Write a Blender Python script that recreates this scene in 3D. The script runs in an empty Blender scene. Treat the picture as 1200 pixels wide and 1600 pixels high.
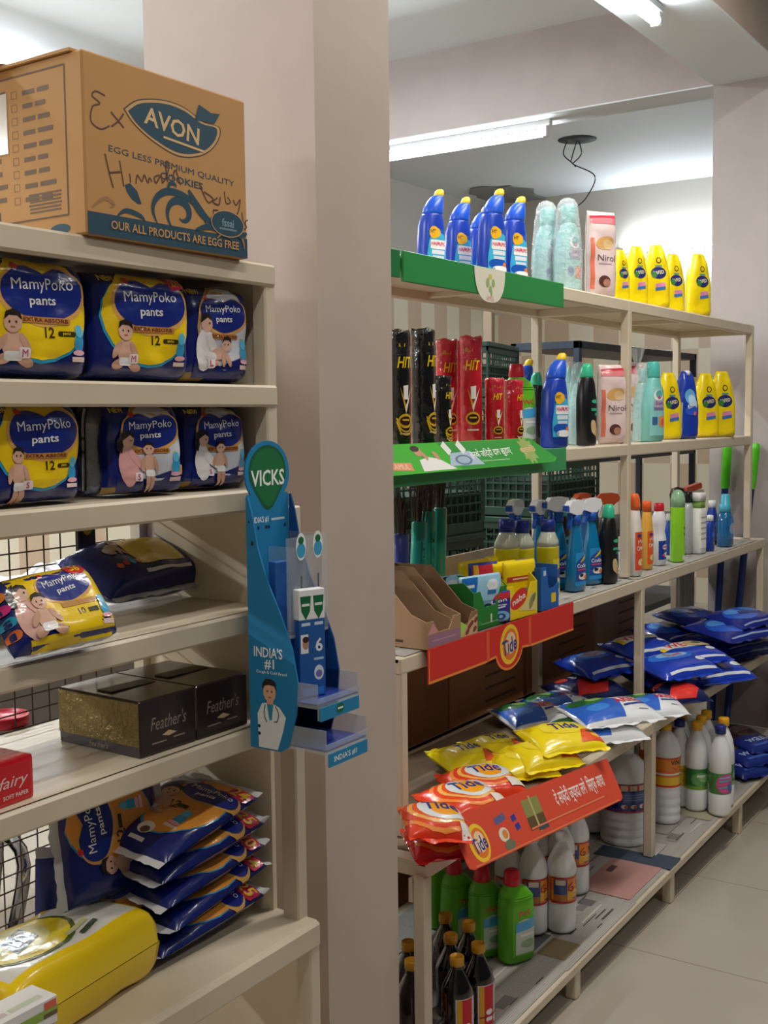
import bpy, bmesh, math, random
from mathutils import Vector, Matrix, noise
from mathutils.geometry import tessellate_polygon
from math import sin, cos, pi, radians

SC = bpy.context.scene
COL = SC.collection

# ------------------------------------------------------------------ camera
FPX, YAW, PITCH, ROLL, EYE = 1811.3, 0.589387, 0.0819473, -0.0118571, 1.5
F_ = Vector((cos(YAW)*cos(PITCH), sin(YAW)*cos(PITCH), -sin(PITCH)))
R0 = Vector((sin(YAW), -cos(YAW), 0)); U0 = R0.cross(F_)
R_ = cos(ROLL)*R0 + sin(ROLL)*U0
U_ = -sin(ROLL)*R0 + cos(ROLL)*U0
CAM = Vector((0, 0, EYE))
cd = bpy.data.cameras.new('camera'); cam = bpy.data.objects.new('camera', cd); COL.objects.link(cam)
cd.sensor_fit = 'HORIZONTAL'; cd.sensor_width = 36.0; cd.lens = FPX/1200*36.0
cd.clip_start = 0.05; cd.clip_end = 60
cam.matrix_world = Matrix(((R_.x, U_.x, -F_.x, 0), (R_.y, U_.y, -F_.y, 0), (R_.z, U_.z, -F_.z, EYE), (0, 0, 0, 1)))
SC.camera = cam

# ------------------------------------------------------------------ world, exposure
w = bpy.data.worlds.new('daylight'); SC.world = w; w.use_nodes = True
bgn = w.node_tree.nodes['Background']; bgn.inputs[0].default_value = (0.86, 0.90, 1.0, 1); bgn.inputs[1].default_value = 0.05
SC.view_settings.view_transform = 'Standard'; SC.view_settings.look = 'None'
SC.view_settings.exposure = 0.0; SC.view_settings.gamma = 1.0; SC.view_settings.use_curve_mapping = False
SC.cycles.max_bounces = 7; SC.cycles.diffuse_bounces = 4; SC.cycles.glossy_bounces = 3
SC.cycles.transmission_bounces = 6; SC.cycles.transparent_max_bounces = 10
SC.cycles.caustics_reflective = False; SC.cycles.caustics_refractive = False
SC.cycles.sample_clamp_indirect = 4.0

def area(name, loc, sx, sy, power, rot=(0, 0, 0), col=(1, 0.98, 0.94)):
    l = bpy.data.lights.new(name, 'AREA'); l.shape = 'RECTANGLE'; l.size = sx; l.size_y = sy; l.energy = power; l.color = col
    o = bpy.data.objects.new(name, l); COL.objects.link(o); o.location = loc; o.rotation_euler = rot
    return o
area('front_fill_light', (2.3, -1.1, 3.22), 1.2, 0.08, 17, (0, 0, 0), (1, 0.96, 0.9))  # added fill lamp behind the camera, softens the goods' fronts; no real tube
area('rack_fill_light', (-1.3, 4.75, 2.7), 1.2, 0.08, 60, (radians(-65), 0, 0), (0.95, 0.97, 1))  # added unseen lamp, brightens the inside of the near rack through its mesh
area('back_tube_light.002', (3.6, 3.1, 3.22), 1.2, 0.08, 48, (0, 0, 0), (0.94, 0.97, 1))
# tube battens of the aisle behind and beside the camera (their fittings hang outside the frame)
area('aisle_tube_light', (3.1, 0.70, 3.22), 1.2, 0.08, 38, (0, 0, 0), (1, 0.95, 0.88))
area('aisle_tube_light.001', (0.6, 0.30, 3.22), 1.2, 0.08, 19, (0, 0, 0), (1, 0.95, 0.88))
area('back_tube_light', (0.7, 2.9, 3.22), 1.2, 0.08, 56, (0, 0, 0), (0.92, 0.97, 1))
area('back_tube_light.001', (3.4, 4.6, 2.75), 1.2, 0.08, 25, (radians(-60), 0, 0), (0.92, 0.97, 1))

# ------------------------------------------------------------------ pixel of the photograph -> point of the place
def ray(px, py): return F_ + R_*((px-600)/FPX) - U_*((py-800)/FPX)
def at(px, py, ax, v):
    d = ray(px, py); i = 'XYZ'.index(ax)
    return CAM + d*((v-CAM[i])/d[i])
def spot(px, Y, z):
    k = (px-600)/FPX; A = R_ - k*F_
    return -(Y*A.y + (z-EYE)*A.z)/A.x
def depth(p): return (Vector(p)-CAM).dot(F_)

# ------------------------------------------------------------------ materials
def lin(h):
    h = h.lstrip('#')
    if len(h) == 3: h = ''.join(c*2 for c in h)
    v = [int(h[i:i+2], 16)/255 for i in (0, 2, 4)]
    return tuple(c/12.92 if c <= .04045 else ((c+.055)/1.055)**2.4 for c in v)
MATS = {}
def mat(h, rough=.5, metal=0.0, coat=0.0, trans=0.0, bump=None, vary=0.0, emit=None, alpha=1.0, ior=1.45):
    key = (h, rough, metal, coat, trans, bump, vary, emit, alpha)
    if key in MATS: return MATS[key]
    m = bpy.data.materials.new('m_%s_%d' % (h.lstrip('#'), len(MATS))); m.use_nodes = True
    nt = m.node_tree; b = nt.nodes['Principled BSDF']
    c = lin(h)
    b.inputs['Base Color'].default_value = (*c, 1); b.inputs['Roughness'].default_value = rough
    b.inputs['Metallic'].default_value = metal; b.inputs['Coat Weight'].default_value = coat; b.inputs['Coat Roughness'].default_value = .08
    b.inputs['Transmission Weight'].default_value = trans; b.inputs['IOR'].default_value = ior; b.inputs['Alpha'].default_value = alpha
    if emit:
        b.inputs['Emission Color'].default_value = (*c, 1); b.inputs['Emission Strength'].default_value = emit
    tc = None
    if vary or bump:
        tc = nt.nodes.new('ShaderNodeTexCoord')
    if vary:
        n = nt.nodes.new('ShaderNodeTexNoise'); n.inputs['Scale'].default_value = 7; n.inputs['Detail'].default_value = 5
        nt.links.new(tc.outputs['Object'], n.inputs['Vector'])
        r = nt.nodes.new('ShaderNodeValToRGB'); r.color_ramp.elements[0].position = .3; r.color_ramp.elements[1].position = .7
        r.color_ramp.elements[0].color = (*[x*(1-vary) for x in c], 1); r.color_ramp.elements[1].color = (*[min(1, x*(1+vary*.6)) for x in c], 1)
        nt.links.new(n.outputs['Fac'], r.inputs[0]); nt.links.new(r.outputs[0], b.inputs['Base Color'])
    if bump:
        sc_, st = bump
        n2 = nt.nodes.new('ShaderNodeTexNoise'); n2.inputs['Scale'].default_value = sc_; n2.inputs['Detail'].default_value = 3
        nt.links.new(tc.outputs['Object'], n2.inputs['Vector'])
        bp = nt.nodes.new('ShaderNodeBump'); bp.inputs['Strength'].default_value = st; bp.inputs['Distance'].default_value = .01
        nt.links.new(n2.outputs['Fac'], bp.inputs['Height']); nt.links.new(bp.outputs[0], b.inputs['Normal'])
        if coat: nt.links.new(bp.outputs[0], b.inputs['Coat Normal'])
    MATS[key] = m
    return m
def film(h): return mat(h, .26, coat=.4, bump=(26, .22))          # printed plastic film
def paper(h): return mat(h, .62)
def plast(h): return mat(h, .32)

# ------------------------------------------------------------------ mesh builder: one MB = one mesh object
class MB:
    def __init__(s): s.v = []; s.f = []; s.m = []; s.sm = []; s.mats = []
    def mi(s, m):
        if m not in s.mats: s.mats.append(m)
        return s.mats.index(m)
    def add(s, vs, fs, m, smooth=False):
        o = len(s.v); s.v += [tuple(v) for v in vs]; k = s.mi(m)
        for f in fs: s.f.append(tuple(i+o for i in f)); s.m.append(k); s.sm.append(smooth)
    def bm(s, bm, m, smooth=False, M=None):
        bm.verts.ensure_lookup_table(); bm.verts.index_update()
        s.add([(M @ v.co if M else v.co) for v in bm.verts], [[v.index for v in f.verts] for f in bm.faces], m, smooth); bm.free()
    def box(s, x0, x1, y0, y1, z0, z1, m, bev=0, M=None, seg=1):
        bm = bmesh.new()
        bmesh.ops.create_cube(bm, size=1, matrix=Matrix.Translation(((x0+x1)/2, (y0+y1)/2, (z0+z1)/2)) @ Matrix.Diagonal((abs(x1-x0), abs(y1-y0), abs(z1-z0), 1)))
        if bev: bmesh.ops.bevel(bm, geom=list(bm.edges), offset=bev, segments=seg, affect='EDGES', profile=.7)
        s.bm(bm, m, False, M)
        return s
    def lathe(s, prof, m, n=28, cx=0, cy=0, sx=1, sy=1, M=None, smooth=True, wob=None):
        vs = []; fs = []
        for r, z in prof:
            for i in range(n):
                a = 2*pi*i/n; rr = r*(wob(a, z) if wob else 1)
                p = Vector((cx+rr*sx*sin(a), cy-rr*sy*cos(a), z)); vs.append(M @ p if M else p)
        for j in range(len(prof)-1):
            for i in range(n):
                k = (i+1) % n; fs.append((j*n+i, j*n+k, (j+1)*n+k, (j+1)*n+i))
        s.add(vs, fs, m, smooth)
        for j in (0, len(prof)-1):
            if prof[j][0] > 1e-4:
                ring = [j*n+i for i in range(n)]
                s.add([vs[i] for i in ring], [tuple(range(n)) if j else tuple(reversed(range(n)))], m, False)
        return s
    def loft(s, L, m, n=32, cap=True, smooth=True, M=None):
        vs = []; fs = []
        for sec in L.secs:
            for i in range(n):
                p = L.pt(sec, 2*pi*i/n); vs.append(M @ p if M else p)
        for j in range(len(L.secs)-1):
            for i in range(n):
                k = (i+1) % n; fs.append((j*n+i, j*n+k, (j+1)*n+k, (j+1)*n+i))
        if cap:
            fs.append(tuple(reversed(range(n)))); fs.append(tuple((len(L.secs)-1)*n+i for i in range(n)))
        s.add(vs, fs, m, smooth)
        return s
    def tube(s, pts, r, m, n=8, smooth=True, close=False):
        pts = [Vector(p) for p in pts]; vs = []; fs = []; N = len(pts)
        up = Vector((0, 0, 1))
        for j, p in enumerate(pts):
            t = (pts[(j+1) % N if close else min(j+1, N-1)] - pts[(j-1) % N if close else max(j-1, 0)]).normalized()
            a = t.cross(up)
            if a.length < 1e-3: a = t.cross(Vector((1, 0, 0)))
            a.normalize(); b = a.cross(t)
            rr = r[j] if isinstance(r, (list, tuple)) else r
            for i in range(n):
                th = 2*pi*i/n; vs.append(p + a*rr*cos(th) + b*rr*sin(th))
        for j in range(N if close else N-1):
            q = (j+1) % N
            for i in range(n):
                k = (i+1) % n; fs.append((j*n+i, j*n+k, q*n+k, q*n+i))
        if not close: fs.append(tuple(range(n))); fs.append(tuple((N-1)*n+i for i in reversed(range(n))))
        s.add(vs, fs, m, smooth)
        return s
    def prism(s, poly, d, m, M=None):          # polygon in local xz, thickness d along +y
        n = len(poly)
        vs = [Vector((x, 0, z)) for x, z in poly] + [Vector((x, d, z)) for x, z in poly]
        if M: vs = [M @ v for v in vs]
        fs = [(i, (i+1) % n, n+(i+1) % n, n+i) for i in range(n)]
        bm = bmesh.new(); bv = [bm.verts.new(v) for v in vs]
        for f in fs: bm.faces.new([bv[i] for i in f])
        for t in tessellate_polygon([[Vector((x, z, 0)) for x, z in poly]]):
            bm.faces.new([bv[i] for i in t]); bm.faces.new([bv[n+i] for i in reversed(t)])
        bmesh.ops.recalc_face_normals(bm, faces=bm.faces)
        s.bm(bm, m); return s
    def grid(s, fn, us, vs_, mf, smooth=True):
        nu, nv = len(us), len(vs_); o = len(s.v)
        s.v += [tuple(fn(u, v)) for v in vs_ for u in us]
        for j in range(nv-1):
            for i in range(nu-1):
                m = mf((us[i]+us[i+1])/2, (vs_[j]+vs_[j+1])/2) if callable(mf) else mf
                s.f.append((o+j*nu+i, o+j*nu+i+1, o+(j+1)*nu+i+1, o+(j+1)*nu+i)); s.m.append(s.mi(m)); s.sm.append(smooth)
        return s
    def stamp(s, art, fmap, cell=None):
        for k, (bm, m, lay) in enumerate(art.shapes()):
            if cell:
                xs = [v.co.x for v in bm.verts]; ys = [v.co.y for v in bm.verts]
                for ax, lo, hi in ((0, min(xs), max(xs)), (1, min(ys), max(ys))):
                    q = math.ceil(lo/cell)*cell
                    while q < hi:
                        no = (1, 0, 0) if ax == 0 else (0, 1, 0); co = (q, 0, 0) if ax == 0 else (0, q, 0)
                        bmesh.ops.bisect_plane(bm, geom=bm.verts[:]+bm.edges[:]+bm.faces[:], plane_co=co, plane_no=no, dist=1e-6)
                        q += cell
            bm.verts.index_update()
            off = (.0009 + .00038*lay) if cell else (.0003 + .00016*lay)
            s.add([fmap(v.co.x, v.co.y, off) for v in bm.verts], [[v.index for v in f.verts] for f in bm.faces], m, cell is not None); bm.free()
        return s
    def build(s, name, parent=None, loc=None, rz=0, rot=None):
        me = bpy.data.meshes.new(name); me.from_pydata(s.v, [], s.f)
        for m in s.mats: me.materials.append(m)
        me.polygons.foreach_set('material_index', s.m); me.polygons.foreach_set('use_smooth', s.sm); me.update()
        o = bpy.data.objects.new(name, me); COL.objects.link(o)
        if parent: o.parent = parent
        if loc is not None: o.location = loc
        o.rotation_euler = rot or (0, 0, rz)
        return o

class Loft:                                   # stacked super-ellipse rings: (z, rx, ry, ox, oy, power)
    def __init__(s, secs): s.secs = [tuple(q)+(0, 0, 2.0)[len(q)-3:] if len(q) < 6 else tuple(q) for q in secs]
    def pt(s, sec, a, off=0):
        z, rx, ry, ox, oy, p = sec
        c, sn = cos(a), sin(a); e = 2/p
        x = math.copysign(abs(sn)**e, sn); y = -math.copysign(abs(c)**e, c)
        return Vector((ox + (rx+off)*x, oy + (ry+off)*y, z))
    def sec(s, z):
        S = s.secs
        for a, b in zip(S, S[1:]):
            if a[0] <= z <= b[0] and b[0] > a[0]:
                t = (z-a[0])/(b[0]-a[0]); return tuple(a[i]*(1-t)+b[i]*t for i in range(6))
        return S[-1] if z > S[-1][0] else S[0]
    def fmap(s, zc, a0=0.0, off0=.0006):       # label coordinates -> surface (a0 = heading of the label, 0 faces -y, pi/2 faces +x)
        q = s.sec(zc); r = (q[1]+q[2])/2*(1.12 if q[5] > 2.5 else 1)
        def f(x, y, off):
            return s.pt(s.sec(zc+y), a0 + x/r, off+off0)
        return f

def plane_map(o, u, v):
    o, u, v = Vector(o), Vector(u).normalized(), Vector(v).normalized(); n = u.cross(v)
    return lambda x, y, off: o + u*x + v*y + n*off

# ------------------------------------------------------------------ flat printed artwork in metres
TXT = {}
def text_bm(s, bold=0.0, shear=0.0):
    key = (s, bold, shear)
    if key not in TXT:
        bold = 0.0 if 'M' in s else min(bold, .018); c = bpy.data.curves.new('t', 'FONT'); c.body = s; c.resolution_u = 2; c.offset = bold; c.shear = shear; c.align_x = 'CENTER'; c.align_y = 'CENTER'
        o = bpy.data.objects.new('t', c); COL.objects.link(o)
        dg = bpy.context.evaluated_depsgraph_get(); dg.update()
        me = bpy.data.meshes.new_from_object(o.evaluated_get(dg))
        bm = bmesh.new(); bm.from_mesh(me)
        xs = [v.co.x for v in bm.verts]; ys = [v.co.y for v in bm.verts]
        cx, cy = (min(xs)+max(xs))/2, (min(ys)+max(ys))/2
        TXT[key] = ([(v.co.x-cx, v.co.y-cy) for v in bm.verts], [[v.index for v in f.verts] for f in bm.faces], max(xs)-min(xs), max(ys)-min(ys))
        bm.free(); bpy.data.objects.remove(o); bpy.data.curves.remove(c); bpy.data.meshes.remove(me)
    return TXT[key]
class Art:
    def __init__(s, mf=film): s.q = []; s.mf = mf
    def c(s, h): return s.mf(h) if isinstance(h, str) else h
    def poly(s, pts, h): s.q.append(('p', pts, s.c(h))); return s
    def rect(s, cx, cy, w, h, col, rot=0):
        return s.poly(rotp([(-w/2, -h/2), (w/2, -h/2), (w/2, h/2), (-w/2, h/2)], cx, cy, rot), col)
    def ell(s, cx, cy, rx, ry, col, rot=0, n=20):
        return s.poly(rotp([(rx*cos(2*pi*i/n), ry*sin(2*pi*i/n)) for i in range(n)], cx, cy, rot), col)
    def rrect(s, cx, cy, w, h, r, col, rot=0):
        p = []
        for sx, sy, a in ((1, 1, 0), (-1, 1, 90), (-1, -1, 180), (1, -1, 270)):
            for k in range(4):
                t = radians(a+30*k); p.append((sx*(w/2-r)+r*cos(t), sy*(h/2-r)+r*sin(t)))
        return s.poly(rotp(p, cx, cy, rot), col)
    def star(s, cx, cy, r1, r2, n, col, rot=0):
        return s.poly(rotp([((r1 if i % 2 == 0 else r2)*cos(pi*i/n), (r1 if i % 2 == 0 else r2)*sin(pi*i/n)) for i in range(2*n)], cx, cy, rot), col)
    def txt(s, t, cx, cy, h, col, rot=0, w=None, bold=0.02, shear=0.0):
        vs, fs, tw, th = text_bm(t, bold, shear)
        sy = h/th; sx = (w/tw) if w else sy
        s.q.append(('t', (rotp([(x*sx, y*sy) for x, y in vs], cx, cy, rot), fs), s.c(col))); return s
    def stroke(s, pts, wd, col):
        pts = [Vector(p) for p in pts]; L = []; Rr = []
        for i, p in enumerate(pts):
            t = (pts[min(i+1, len(pts)-1)]-pts[max(i-1, 0)]); t = t.normalized() if t.length > 0 else Vector((1, 0)); n = Vector((-t.y, t.x))
            ww = wd[i] if isinstance(wd, (list, tuple)) else wd
            L.append(p+n*ww/2); Rr.append(p-n*ww/2)
        n = len(pts)
        s.q.append(('t', ([tuple(v) for v in L]+[tuple(v) for v in Rr], [(i, i+n, i+1+n, i+1) for i in range(n-1)]), s.c(col))); return s
    def move(s, other, dx, dy, sc=1.0, rot=0):
        for k, d, m in other.q:
            if k == 'p': s.q.append((k, rotp([(x*sc, y*sc) for x, y in d], dx, dy, rot), m))
            else: s.q.append((k, (rotp([(x*sc, y*sc) for x, y in d[0]], dx, dy, rot), d[1]), m))
        return s
    def shapes(s):
        boxes = []
        for k, d, m in s.q:
            P = d if k == 'p' else d[0]; xs = [p[0] for p in P]; ys = [p[1] for p in P]
            bx = (min(xs), max(xs), min(ys), max(ys)); lay = 0
            for o, l in boxes:
                if o[0] < bx[1] and bx[0] < o[1] and o[2] < bx[3] and bx[2] < o[3]: lay = max(lay, l+1)
            boxes.append((bx, lay))
            bm = bmesh.new()
            if k == 'p':
                a = sum(x0*y1-x1*y0 for (x0, y0), (x1, y1) in zip(d, d[1:]+d[:1]))
                if a < 0: d = d[::-1]
                vs = [bm.verts.new((x, y, 0)) for x, y in d]
                for t in tessellate_polygon([[Vector((x, y, 0)) for x, y in d]]):
                    f = bm.faces.new([vs[i] for i in t]); f.normal_update()
                    if f.normal.z < 0: f.normal_flip()
            else:
                vs = [bm.verts.new((x, y, 0)) for x, y in d[0]]
                for f in d[1]:
                    try: bm.faces.new([vs[i] for i in f])
                    except ValueError: pass
                for f in bm.faces:
                    f.normal_update()
                    if f.normal.z < 0: f.normal_flip()
            yield bm, m, lay
def rotp(pts, cx, cy, rot):
    c, s_ = cos(radians(rot)), sin(radians(rot))
    return [(cx+x*c-y*s_, cy+x*s_+y*c) for x, y in pts]
def curve(pts, n=8):                          # smooth path through points
    P = [Vector(p) for p in pts]; P = [P[0]]+P+[P[-1]]; out = []
    for i in range(1, len(P)-2):
        for k in range(n):
            t = k/n; a, b, c, d = P[i-1:i+3]
            out.append(.5*((2*b)+(c-a)*t+(2*a-5*b+4*c-d)*t*t+(3*b-a-3*c+d)*t**3))
    out.append(P[-2]); return out

# ------------------------------------------------------------------ things
def tag(o, label, cat, group=None):
    o['label'] = label; o['category'] = cat
    if group: o['group'] = group
    return o
def thing(name, label, cat, loc, rz=0, group=None, rot=None):
    o = bpy.data.objects.new(name, None); COL.objects.link(o); o.empty_display_size = .05
    o.location = loc; o.rotation_euler = rot or (0, 0, rz)
    return tag(o, label, cat, group)
def struct(o): o['kind'] = 'structure'; return o
def clone(root, loc, rz=None, label=None, group=None, rot=None, sc=None):
    r = root.copy(); COL.objects.link(r); r.location = loc
    if rz is not None: r.rotation_euler = (0, 0, rz)
    if rot is not None: r.rotation_euler = rot
    if sc: r.scale = sc if isinstance(sc, tuple) else (sc, sc, sc)
    if label: r['label'] = label
    if group: r['group'] = group
    for ch in list(root.children):
        c = ch.copy(); COL.objects.link(c); c.parent = r
        for g in ch.children:
            d = g.copy(); COL.objects.link(d); d.parent = c
    return r
# ================================================================== THE SETTING
WALLP = mat('#c1b1a6', .6, bump=(30, .04), vary=.05)        # warm putty emulsion
WALLV = mat('#aea4a1', .6, bump=(30, .04), vary=.05)        # mauve-grey emulsion of the beams
CEILM = mat('#dce2e5', .7, bump=(12, .03))
CREAM = mat('#d2c5ae', .45, bump=(25, .04), vary=.06)       # painted shelf steel
ZC, XE, YB = 3.31, 8.96, 4.94

def tile_floor():
    m = bpy.data.materials.new('floor_tiles'); m.use_nodes = True; nt = m.node_tree; b = nt.nodes['Principled BSDF']
    tc = nt.nodes.new('ShaderNodeTexCoord'); br = nt.nodes.new('ShaderNodeTexBrick'); br.offset = 0
    br.inputs['Scale'].default_value = 1; br.inputs['Brick Width'].default_value = .6; br.inputs['Row Height'].default_value = .6; br.inputs['Mortar Size'].default_value = .002
    nz = nt.nodes.new('ShaderNodeTexNoise'); nz.inputs['Scale'].default_value = 2.2; nz.inputs['Detail'].default_value = 6
    rp = nt.nodes.new('ShaderNodeValToRGB')
    rp.color_ramp.elements[0].color = (*lin('#a59c90'), 1); rp.color_ramp.elements[1].color = (*lin('#b9b1a5'), 1)
    nt.links.new(tc.outputs['Object'], br.inputs['Vector']); nt.links.new(tc.outputs['Object'], nz.inputs['Vector'])
    nt.links.new(nz.outputs['Fac'], rp.inputs[0]); nt.links.new(rp.outputs[0], br.inputs['Color1']); nt.links.new(rp.outputs[0], br.inputs['Color2'])
    br.inputs['Mortar'].default_value = (*lin('#857c72'), 1)
    nt.links.new(br.outputs[0], b.inputs['Base Color']); b.inputs['Roughness'].default_value = .22
    return m
def wall_tiles(sx, axis):
    m = bpy.data.materials.new('wall_tiles_'+axis); m.use_nodes = True; nt = m.node_tree; b = nt.nodes['Principled BSDF']
    tc = nt.nodes.new('ShaderNodeTexCoord'); sp = nt.nodes.new('ShaderNodeSeparateXYZ'); cb = nt.nodes.new('ShaderNodeCombineXYZ')
    nt.links.new(tc.outputs['Object'], sp.inputs[0]); nt.links.new(sp.outputs[axis], cb.inputs[0]); nt.links.new(sp.outputs['Z'], cb.inputs[1])
    ck = nt.nodes.new('ShaderNodeTexChecker'); ck.inputs['Scale'].default_value = 1
    mp = nt.nodes.new('ShaderNodeMapping'); mp.inputs['Scale'].default_value = (1/sx, 1/.45, 1); mp.inputs['Location'].default_value = (.3, .55, .5)
    nt.links.new(cb.outputs[0], mp.inputs[0]); nt.links.new(mp.outputs[0], ck.inputs['Vector'])
    ck.inputs['Color1'].default_value = (*lin('#f3e8d0'), 1); ck.inputs['Color2'].default_value = (*lin('#d8c0a4'), 1)
    nz = nt.nodes.new('ShaderNodeTexNoise'); nz.inputs['Scale'].default_value = 3; mx = nt.nodes.new('ShaderNodeMixRGB'); mx.blend_type = 'MULTIPLY'; mx.inputs[0].default_value = .12
    nt.links.new(tc.outputs['Object'], nz.inputs['Vector']); nt.links.new(ck.outputs[0], mx.inputs[1]); nt.links.new(nz.outputs['Fac'], mx.inputs[2])
    nt.links.new(mx.outputs[0], b.inputs['Base Color']); b.inputs['Roughness'].default_value = .3
    return m
def slab(name, *b, m): return struct(MB().box(*b, m).build(name))
slab('floor', -4, 9.2, -3.5, 5.2, -.1, 0, m=tile_floor())
slab('ceiling', -4, 9.2, -3.5, 5.2, ZC, ZC+.1, m=CEILM)
BACKW = mat('#cfc9c0', .6, bump=(30, .03))
o = MB(); o.box(-4, 9.2, YB, YB+.15, 2.5, ZC, BACKW); o.box(-4, 9.2, YB-.012, YB+.15, 0, 2.5, wall_tiles(.2, 'X')); struct(o.build('wall_back'))
o = MB(); o.box(XE, XE+.15, -3.5, YB-.012, 2.36, ZC, mat('#c9c4b9', .6)); o.box(XE-.012, XE+.15, -3.5, YB-.012, 0, 2.36, wall_tiles(.22, 'Y')); struct(o.build('wall_end'))
slab('wall_left', -4.15, -4, -3.5, 5.2, 0, ZC, m=WALLP)
# two columns with the beam over them, and the cross beam
slab('wall_column', 1.666, 1.904, 1.25, 1.66, 0, ZC, m=WALLP)
slab('wall_column_end', 5.09, 5.34, 1.22, 1.66, 0, ZC, m=WALLV)
struct(MB().box(-4, 8.9, 1.335, 1.66, 2.918, ZC, WALLP).box(-4, 8.9, 1.335, 1.66, 2.912, 2.918, CEILM).build('ceiling_beam'))
struct(MB().box(5.09, 5.29, 1.66, YB, 2.918, ZC, WALLV).box(5.09, 5.29, 1.66, YB, 2.912, 2.918, CEILM).build('ceiling_beam_cross'))

# ------------------------------------------------------------------ tube lights
TUBE = mat('#f4faff', .4, emit=66.0)
TUBEB = mat('#eef7ff', .4, emit=75.0)
TUBEW = mat('#eef7ff', .4, emit=100.0)
BATT = mat('#eef1f2', .4)
def tube_light(label, p0, p1, down, group='tube lights on the beams', e=TUBE):
    p0, p1, down = Vector(p0), Vector(p1), Vector(down)
    t = thing('tube_light', label, 'light', (p0+p1)/2, 0, group)
    c = (p0+p1)/2; d = (p1-p0); L = d.length; d.normalize(); side = d.cross(down)
    M = Matrix((d, side, down)).transposed().to_4x4()
    MB().box(-L/2, L/2, -.018, .018, 0, .03, BATT, .004, M).build('batten', t)
    MB().tube([M @ Vector((x, 0, .058)) for x in (-L/2+.03, L/2-.03)], .018, e, 12).build('tube', t)
    for s in (-1, 1):
        MB().box(s*(L/2-.03)-.012, s*(L/2-.03)+.012, -.016, .016, .028, .078, BATT, .003, M).build('lamp_holder', t)
    return t
p = at(847, 200, 'X', 5.09)
tube_light('long bright tube light under the mauve cross beam', (5.19, p.y, 2.912), (5.19, p.y+1.2, 2.912), (0, 0, -1))
p = at(1043, 40, 'Z', 2.84)
tube_light('bright tube light under the beam above the shelf ends', (p.x-1.22, 1.5, 2.912), (p.x, 1.5, 2.912), (0, 0, -1))
tube_light('glowing tube light on the end wall beside the far pillar', (XE, 2.45, 2.80), (XE, 3.65, 2.80), (-1, 0, 0), 'tube lights on the far walls', TUBEW)
p = at(30, 126, 'Y', YB)
tube_light('small far tube light just above the cookie carton', (p.x-1.2, YB, p.z), (p.x+.08, YB, p.z), (0, -1, 0), 'tube lights on the far walls', TUBEB)

# dark torn patch and a hole with loose wires in the ceiling
DK = mat('#3d4144', .8); DKP = mat('#838381', .85)
pc = at(790, 303, 'Z', ZC); o = MB()
rng = random.Random(4)
ring = [(pc.x + .36*(1+.25*rng.uniform(-1, 1))*cos(a)+.0, pc.y + .27*(1+.25*rng.uniform(-1, 1))*sin(a)) for a in [2*pi*i/18 for i in range(18)]]
o.add([(x, y, ZC-.004) for x, y in ring]+[(x, y, ZC-.006-.018*rng.random()) for x, y in ring]+[(pc.x, pc.y, ZC-.012)], [(i, (i+1) % 18, 18+(i+1) % 18, 18+i) for i in range(18)]+[(18+i, 18+(i+1) % 18, 36) for i in range(18)], DKP)
tag(o.build('torn_panel'), 'dark ragged torn patch hanging from the white ceiling near the room corner', 'panel')
pw = at(902, 218, 'Z', ZC)
t = thing('hanging_wires', 'loose dark wires dangling from a hole in the white ceiling', 'wire', (pw.x, pw.y, ZC))
MB().lathe([(.0, -.006), (.06, -.008), (.13, -.002), (.13, 0)], DK, 14).build('ceiling_hole', t)
wires = [[(.0, 0, 0), (.03, .05, -.10), (-.02, .02, -.16), (.06, -.10, -.24), (.03, -.05, -.38), (0, .02, -.45), (.0, .03, -.52)],
         [(-.02, .06, 0), (.0, .10, -.08), (.03, .05, -.14), (.02, .02, -.17)],
         [(.02, .0, 0), (.02, -.02, -.09), (.0, .03, -.15)],
         [(.0, .02, -.45), (0, .16, -.47), (.0, .12, -.55), (0, .14, -.62)]]
for pts in wires: MB().tube(curve(pts, 6), .0042, DK, 6).build('wire', t)
for q in ((.0, .03, -.52), (0, .14, -.62)): MB().lathe([(.0, -.05), (.014, -.045), (.012, 0), (.0, .005)], DK, 8, M=Matrix.Translation(q)).build('wire_end', t)
# ================================================================== THE TWO RACKS
GREY = mat('#b9b2a2', .6, bump=(14, .05), vary=.12)
def bar(b, x0, x1, y0, y1, z0, z1, m=CREAM): b.box(x0, x1, y0, y1, z0, z1, m, .003); return b
# ---------- near rack (left of the column)
NX0, NX1, NYF, NYR = .42, 1.548, 1.25, 1.585
NZ = [1.756, 1.555, 1.382, 1.179, .983, .635]
near = thing('shelf_unit', 'cream painted steel shelf unit with wire mesh back, loaded with diaper packs', 'shelf unit', (1.0, 1.4, 0))
def npart(name, b): return b.build(name, near, loc=(-1.0, -1.4, 0))
for i, z in enumerate(NZ[:5]):
    b = MB(); b.box(NX0, NX1-.002, NYF, NYR, z-.028, z, CREAM, .004); b.box(NX0, NX1-.002, NYF-.004, NYF+.012, z-.036, z, CREAM, .004); npart('shelf', b)
b = MB(); b.box(NX0, NX1+.001, 1.18, NYR, .605, .635, CREAM, .005); b.box(NX0, NX1+.001, 1.176, 1.195, .588, .633, CREAM, .005); npart('shelf', b)
MPAN = mat('#eddfc2', .5, bump=(20, .05), vary=.06)
npart('end_panel', MB().box(NX1-.014, NX1-.004, NYF+.02, NYR, .63, 1.74, MPAN))
npart('post', bar(MB(), NX1-.028, NX1, NYF, NYF+.03, 1.352, NZ[0]))
npart('post', bar(MB(), NX1-.026, NX1+.002, 1.205, 1.24, .63, 1.352))
npart('post', bar(MB(), NX1-.03, NX1, NYR-.03, NYR, .63, NZ[0]))
npart('post', bar(MB(), NX0, NX0+.028, NYF, NYF+.03, .63, NZ[0]))
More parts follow.
